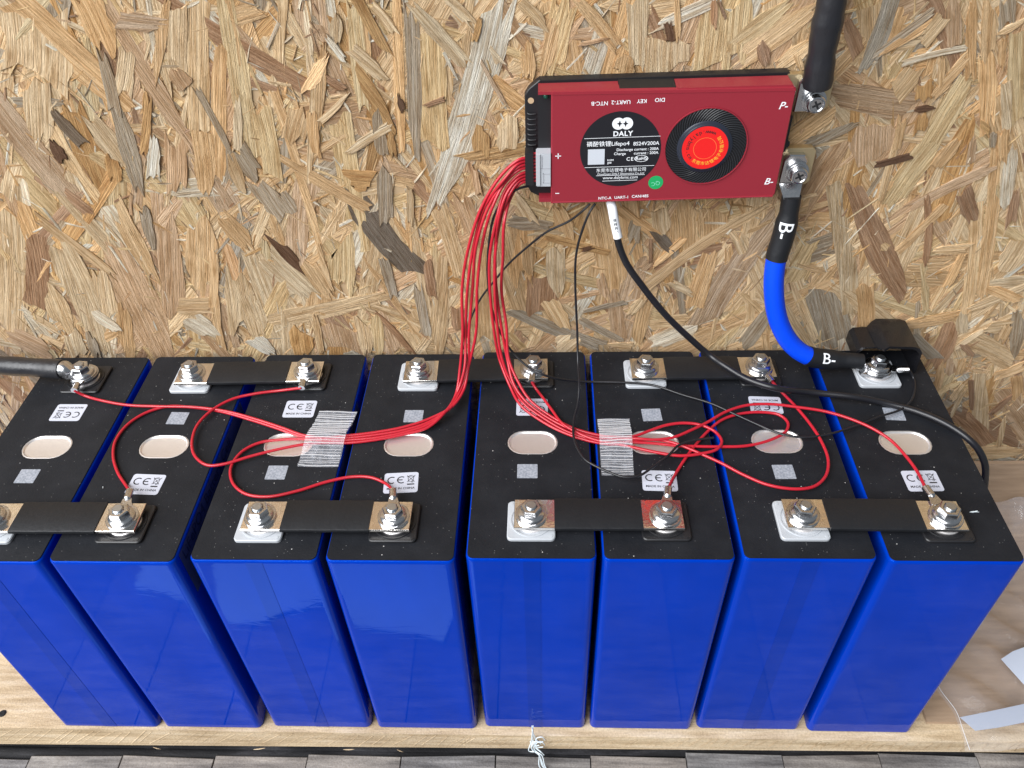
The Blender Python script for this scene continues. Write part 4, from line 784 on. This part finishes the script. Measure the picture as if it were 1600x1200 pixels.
# ------------------------------------------------------------------ ribbed tape pieces
def tape(corners, label, wires_v, bulge):
    """corners TL,TR,BR,BL as photo pixels on the cell tops"""
    c = [unp(x, y, 2, H+1) for x, y in corners]; nu, nv = 8, 30
    def pt(u, v, lift=0):
        p = (c[0]*(1-u)+c[1]*u)*(1-v)+(c[3]*(1-u)+c[2]*u)*v
        z = H+.45+bulge*math.exp(-((v-wires_v)/.22)**2)+.22*math.sin(v*47+u*3)+.25*math.sin(u*5+v*9)+lift
        return Vector((p.x, p.y, max(z, H+.3)))
    org = pt(.5, .5); sh_ = MB().add([pt(i/nu, j/nv) for j in range(nv+1) for i in range(nu+1)], [(j*(nu+1)+i, j*(nu+1)+i+1, (j+1)*(nu+1)+i+1, (j+1)*(nu+1)+i) for j in range(nv) for i in range(nu)])
    t = obj('ribbed_tape', sh_, M['tape'], None, org, smooth=80); tag(t, label, 'tape', 'strips of ribbed clear tape')
    fm = MB(); N = 25
    for k in range(N):
        v = (k+.5)/N+random.gauss(0,.004); u0, u1 = random.uniform(0,.02), random.uniform(.97,1)
        fm.tube([pt(u0+(u1-u0)*q/6, min(.995,max(.005,v+.003*math.sin(q*1.3+k))), .15) for q in range(7)], random.choice((.14,.2,.26,.3)), 4)
    f = obj('filament', fm, M['filament'], t); f['kind'] = 'stuff'
tape([(499,641),(558,642),(528,729),(464,728)], 'clear ribbed tape holding the red wires that lead toward the black cable', .54, 5.2)
tape([(933,654),(984,653),(991,742),(940,742)], 'clear ribbed tape holding the red wires that lead toward the blue cable', .42, 6.0)

# ------------------------------------------------------------------ packaging on the right, scraps
cb = MB(); th = 3
xs = [305, 345, 390, 440, 520]
prof = [(8, 1.0), (60, 1.5), (120, 2.5), (166, 4), (172, 9), (174.5, 40), (176.5, 89)]
def cbp(x, k, off):
    y, z = prof[k]; return Vector((x, y-(off if k > 3 else 0), z+(off if k <= 4 else 0)+(.012*(x-305) if k == 6 else 0)))
for off in (0, th): cb.v += [cbp(x, k, off) for k in range(7) for x in xs]
nn_ = len(xs); o2 = 7*nn_
for k in range(6):
    for i in range(nn_-1):
        a = k*nn_+i; cb.f += [(a, a+1, a+nn_+1, a+nn_), (o2+a, o2+a+nn_, o2+a+nn_+1, o2+a+1)]
for i in range(nn_-1):
    for k in (0, 6): a = k*nn_+i; cb.f.append((a, a+1, o2+a+1, o2+a))
for k in range(6):
    for i in (0, nn_-1): a = k*nn_+i; cb.f.append((a, a+nn_, o2+a+nn_, o2+a))
cbo = obj('cardboard_sheet', cb, M['cardboard'], None, (400, 90, 1), smooth=40); tag(cbo, 'brown cardboard sheet folded up against the wall beside the end cell', 'cardboard')
rnd = random.Random(5)
ph = [(rnd.uniform(.02,.09), rnd.uniform(.02,.09), rnd.uniform(0,6), rnd.uniform(1.2,3.2)) for _ in range(10)]
def bag_z(x, y):
    z = 13
    for a, b, c_, d_ in ph: z += d_*(1-abs(math.sin(a*x+b*y+c_))*2)*.8
    return max(5.6 + .2*math.sin(x), z)
edge = [unp(1452,1040,2,9), unp(1466,1076,2,8), unp(1492,1112,2,7), unp(1502,1140,2,7), unp(1513,1172,2,6), unp(1524,1215,2,6)]
bg_ = MB(); NX, NY = 44, 60; ys = [-11+i*(172+11)/NY*.98 for i in range(NY+1)]
def left_x(y):
    e = sorted(edge, key=lambda p: p.y)
    if y <= e[0].y: return e[0].x+(e[0].y-y)*.9
    for a, b in zip(e[:-1], e[1:]):
        if a.y <= y <= b.y: return a.x+(b.x-a.x)*(y-a.y)/(b.y-a.y)
    return max(296, e[-1].x-(y-e[-1].y)*.25)
for y in ys:
    lx = left_x(y)
    for i in range(NX+1):
        x = lx+(500-lx)*i/NX; f_ = min(1, i/5); z = 5.2+(bag_z(x, y)-5.2)*f_
        if y > 110: z += (y-110)*.75
        if y < -6: z += (y+6)*.9
        bg_.v.append(Vector((x, y, z)))
for j in range(NY):
    for i in range(NX): a = j*(NX+1)+i; bg_.f.append((a, a+1, a+NX+2, a+NX+1))
bgo = obj('plastic_bag', bg_, M['plastic'], None, (400, 60, 5), smooth=75); tag(bgo, 'crumpled clear plastic bag lying on the cardboard beside the end cell', 'plastic bag')
fold = MB().tube(spline([p+Vector((.8,0,.5)) for p in edge[:5]], 2), .28, 6)
obj('bag_hem', fold, M['filament'], bgo, smooth=70)
def flat_sheet(name, pxs, z, label, cat, m_, th_=.4):
    pts = [unp(x, y, 2, z) for x, y in pxs]; c = sum(pts, Vector())/len(pts)
    o = obj(name, MB().poly(pts, (0,0,th_)), m_, None, c); tag(o, label, cat); return o
M['card'] = mat('pale_card', (.58, .64, .76), .45)
flat_sheet('white_card', [(1564,1030),(1582,1018),(1610,1008),(1660,1010),(1660,1110),(1602,1072)], 24, 'white card with a curved corner lying on the plastic bag', 'card', M['card'])
flat_sheet('white_strip', [(1500,1121),(1545,1112),(1610,1098),(1610,1127),(1560,1137),(1524,1142)], 21, 'white adhesive strip across the plastic bag near the plank edge', 'tape', mat('milky_tape', (.46,.51,.62), .35, alpha=.75))
# frayed string in front
fr = MB(); rnd = random.Random(3)
main = [unp(833,1132,1,-2.2), unp(832,1142,1,-6), unp(836,1158,1,-7), unp(834,1168,1,-8), unp(842,1178,1,-10), unp(850,1196,1,-14), unp(858,1212,1,-18)]
for k in range(7):
    j = 1.6 if k else .3
    fr.tube(spline([p+Vector((rnd.gauss(0,j), -abs(rnd.gauss(0,.5)), rnd.gauss(0,j))) for p in main[(0 if k < 3 else rnd.choice((1,2))):(7 if k < 4 else 5)]], 1), .38, 5)
for k in range(3):
    c = unp(842+rnd.gauss(0,3), 1154+rnd.gauss(0,6), 1, -7); fr.tube(spline([c+Vector((3*math.cos(a), -1, 4*math.sin(a)+rnd.gauss(0,.6))) for a in (0,1.2,2.6,4,5.4)], .8), .35, 5)
fro = obj('frayed_string', fr, M['fluff'], None, main[3], smooth=70); tag(fro, 'frayed white plastic string hanging over the pale plank edge', 'string')
# loose wood shavings
for px, py, ln, an, lab_ in ((245,1169,13,2.5,'short pale splinter on the black timber below the first cells'),(405,1170,22,.3,'long pale splinter on the black timber edge beneath the plank'),(545,1171,18,.1,'flat lying pale splinter on the black timber edge'),(625,1173,13,-.8,'steep pale splinter poking from the black timber edge')):
    c = unp(px, py, 1, -9); dx = Vector((math.cos(an)*ln/4.2, 0, math.sin(an)*ln/4.2))
    o = obj('wood_shaving', MB().tube(spline([c-dx, c+Vector((0,-.2,.15)), c+dx], 1.2), .3, 5, rfun=lambda t: .32*(1-abs(2*t-1)**2)+.04), M['shelf'], None, c); tag(o, lab_, 'splinter', 'splinters on the black timber')
kn = unp(4,1115,2,0); ko = obj('screw_head', MB().lathe((kn.x, kn.y, 0), [(2.6,-.2),(2.6,.5),(2,.9),(.6,.6)], 14), M['dark_wood'], shelf, smooth=50)
# white crumbs on the black tops
for px, py, sz, lab_ in ((1522,800,2.6,'white shred of film on the cell top beside the last nut'),(647,793,1.0,'tiny white crumb beside the fourth front terminal pad'),(161,762,.9,'tiny white crumb on the second cell from black cable')):
    c = unp(px, py, 2, H+.3); a = rnd.uniform(0, 3)
    pts = [c+Vector((sz*math.cos(a)*u-.28*sz*math.sin(a)*v, sz*math.sin(a)*u+.28*sz*math.cos(a)*v, 0)) for u, v in ((-1,0),(-.3,-.6),(.2,-.3),(1,-.5),(.5,.1),(.9,.9),(0,.5),(-.5,.4))]
    o = obj('white_crumb', MB().poly(pts, (0,0,.4)), M['fluff'], None, c); tag(o, lab_, 'crumb', 'white crumbs on the cell tops')
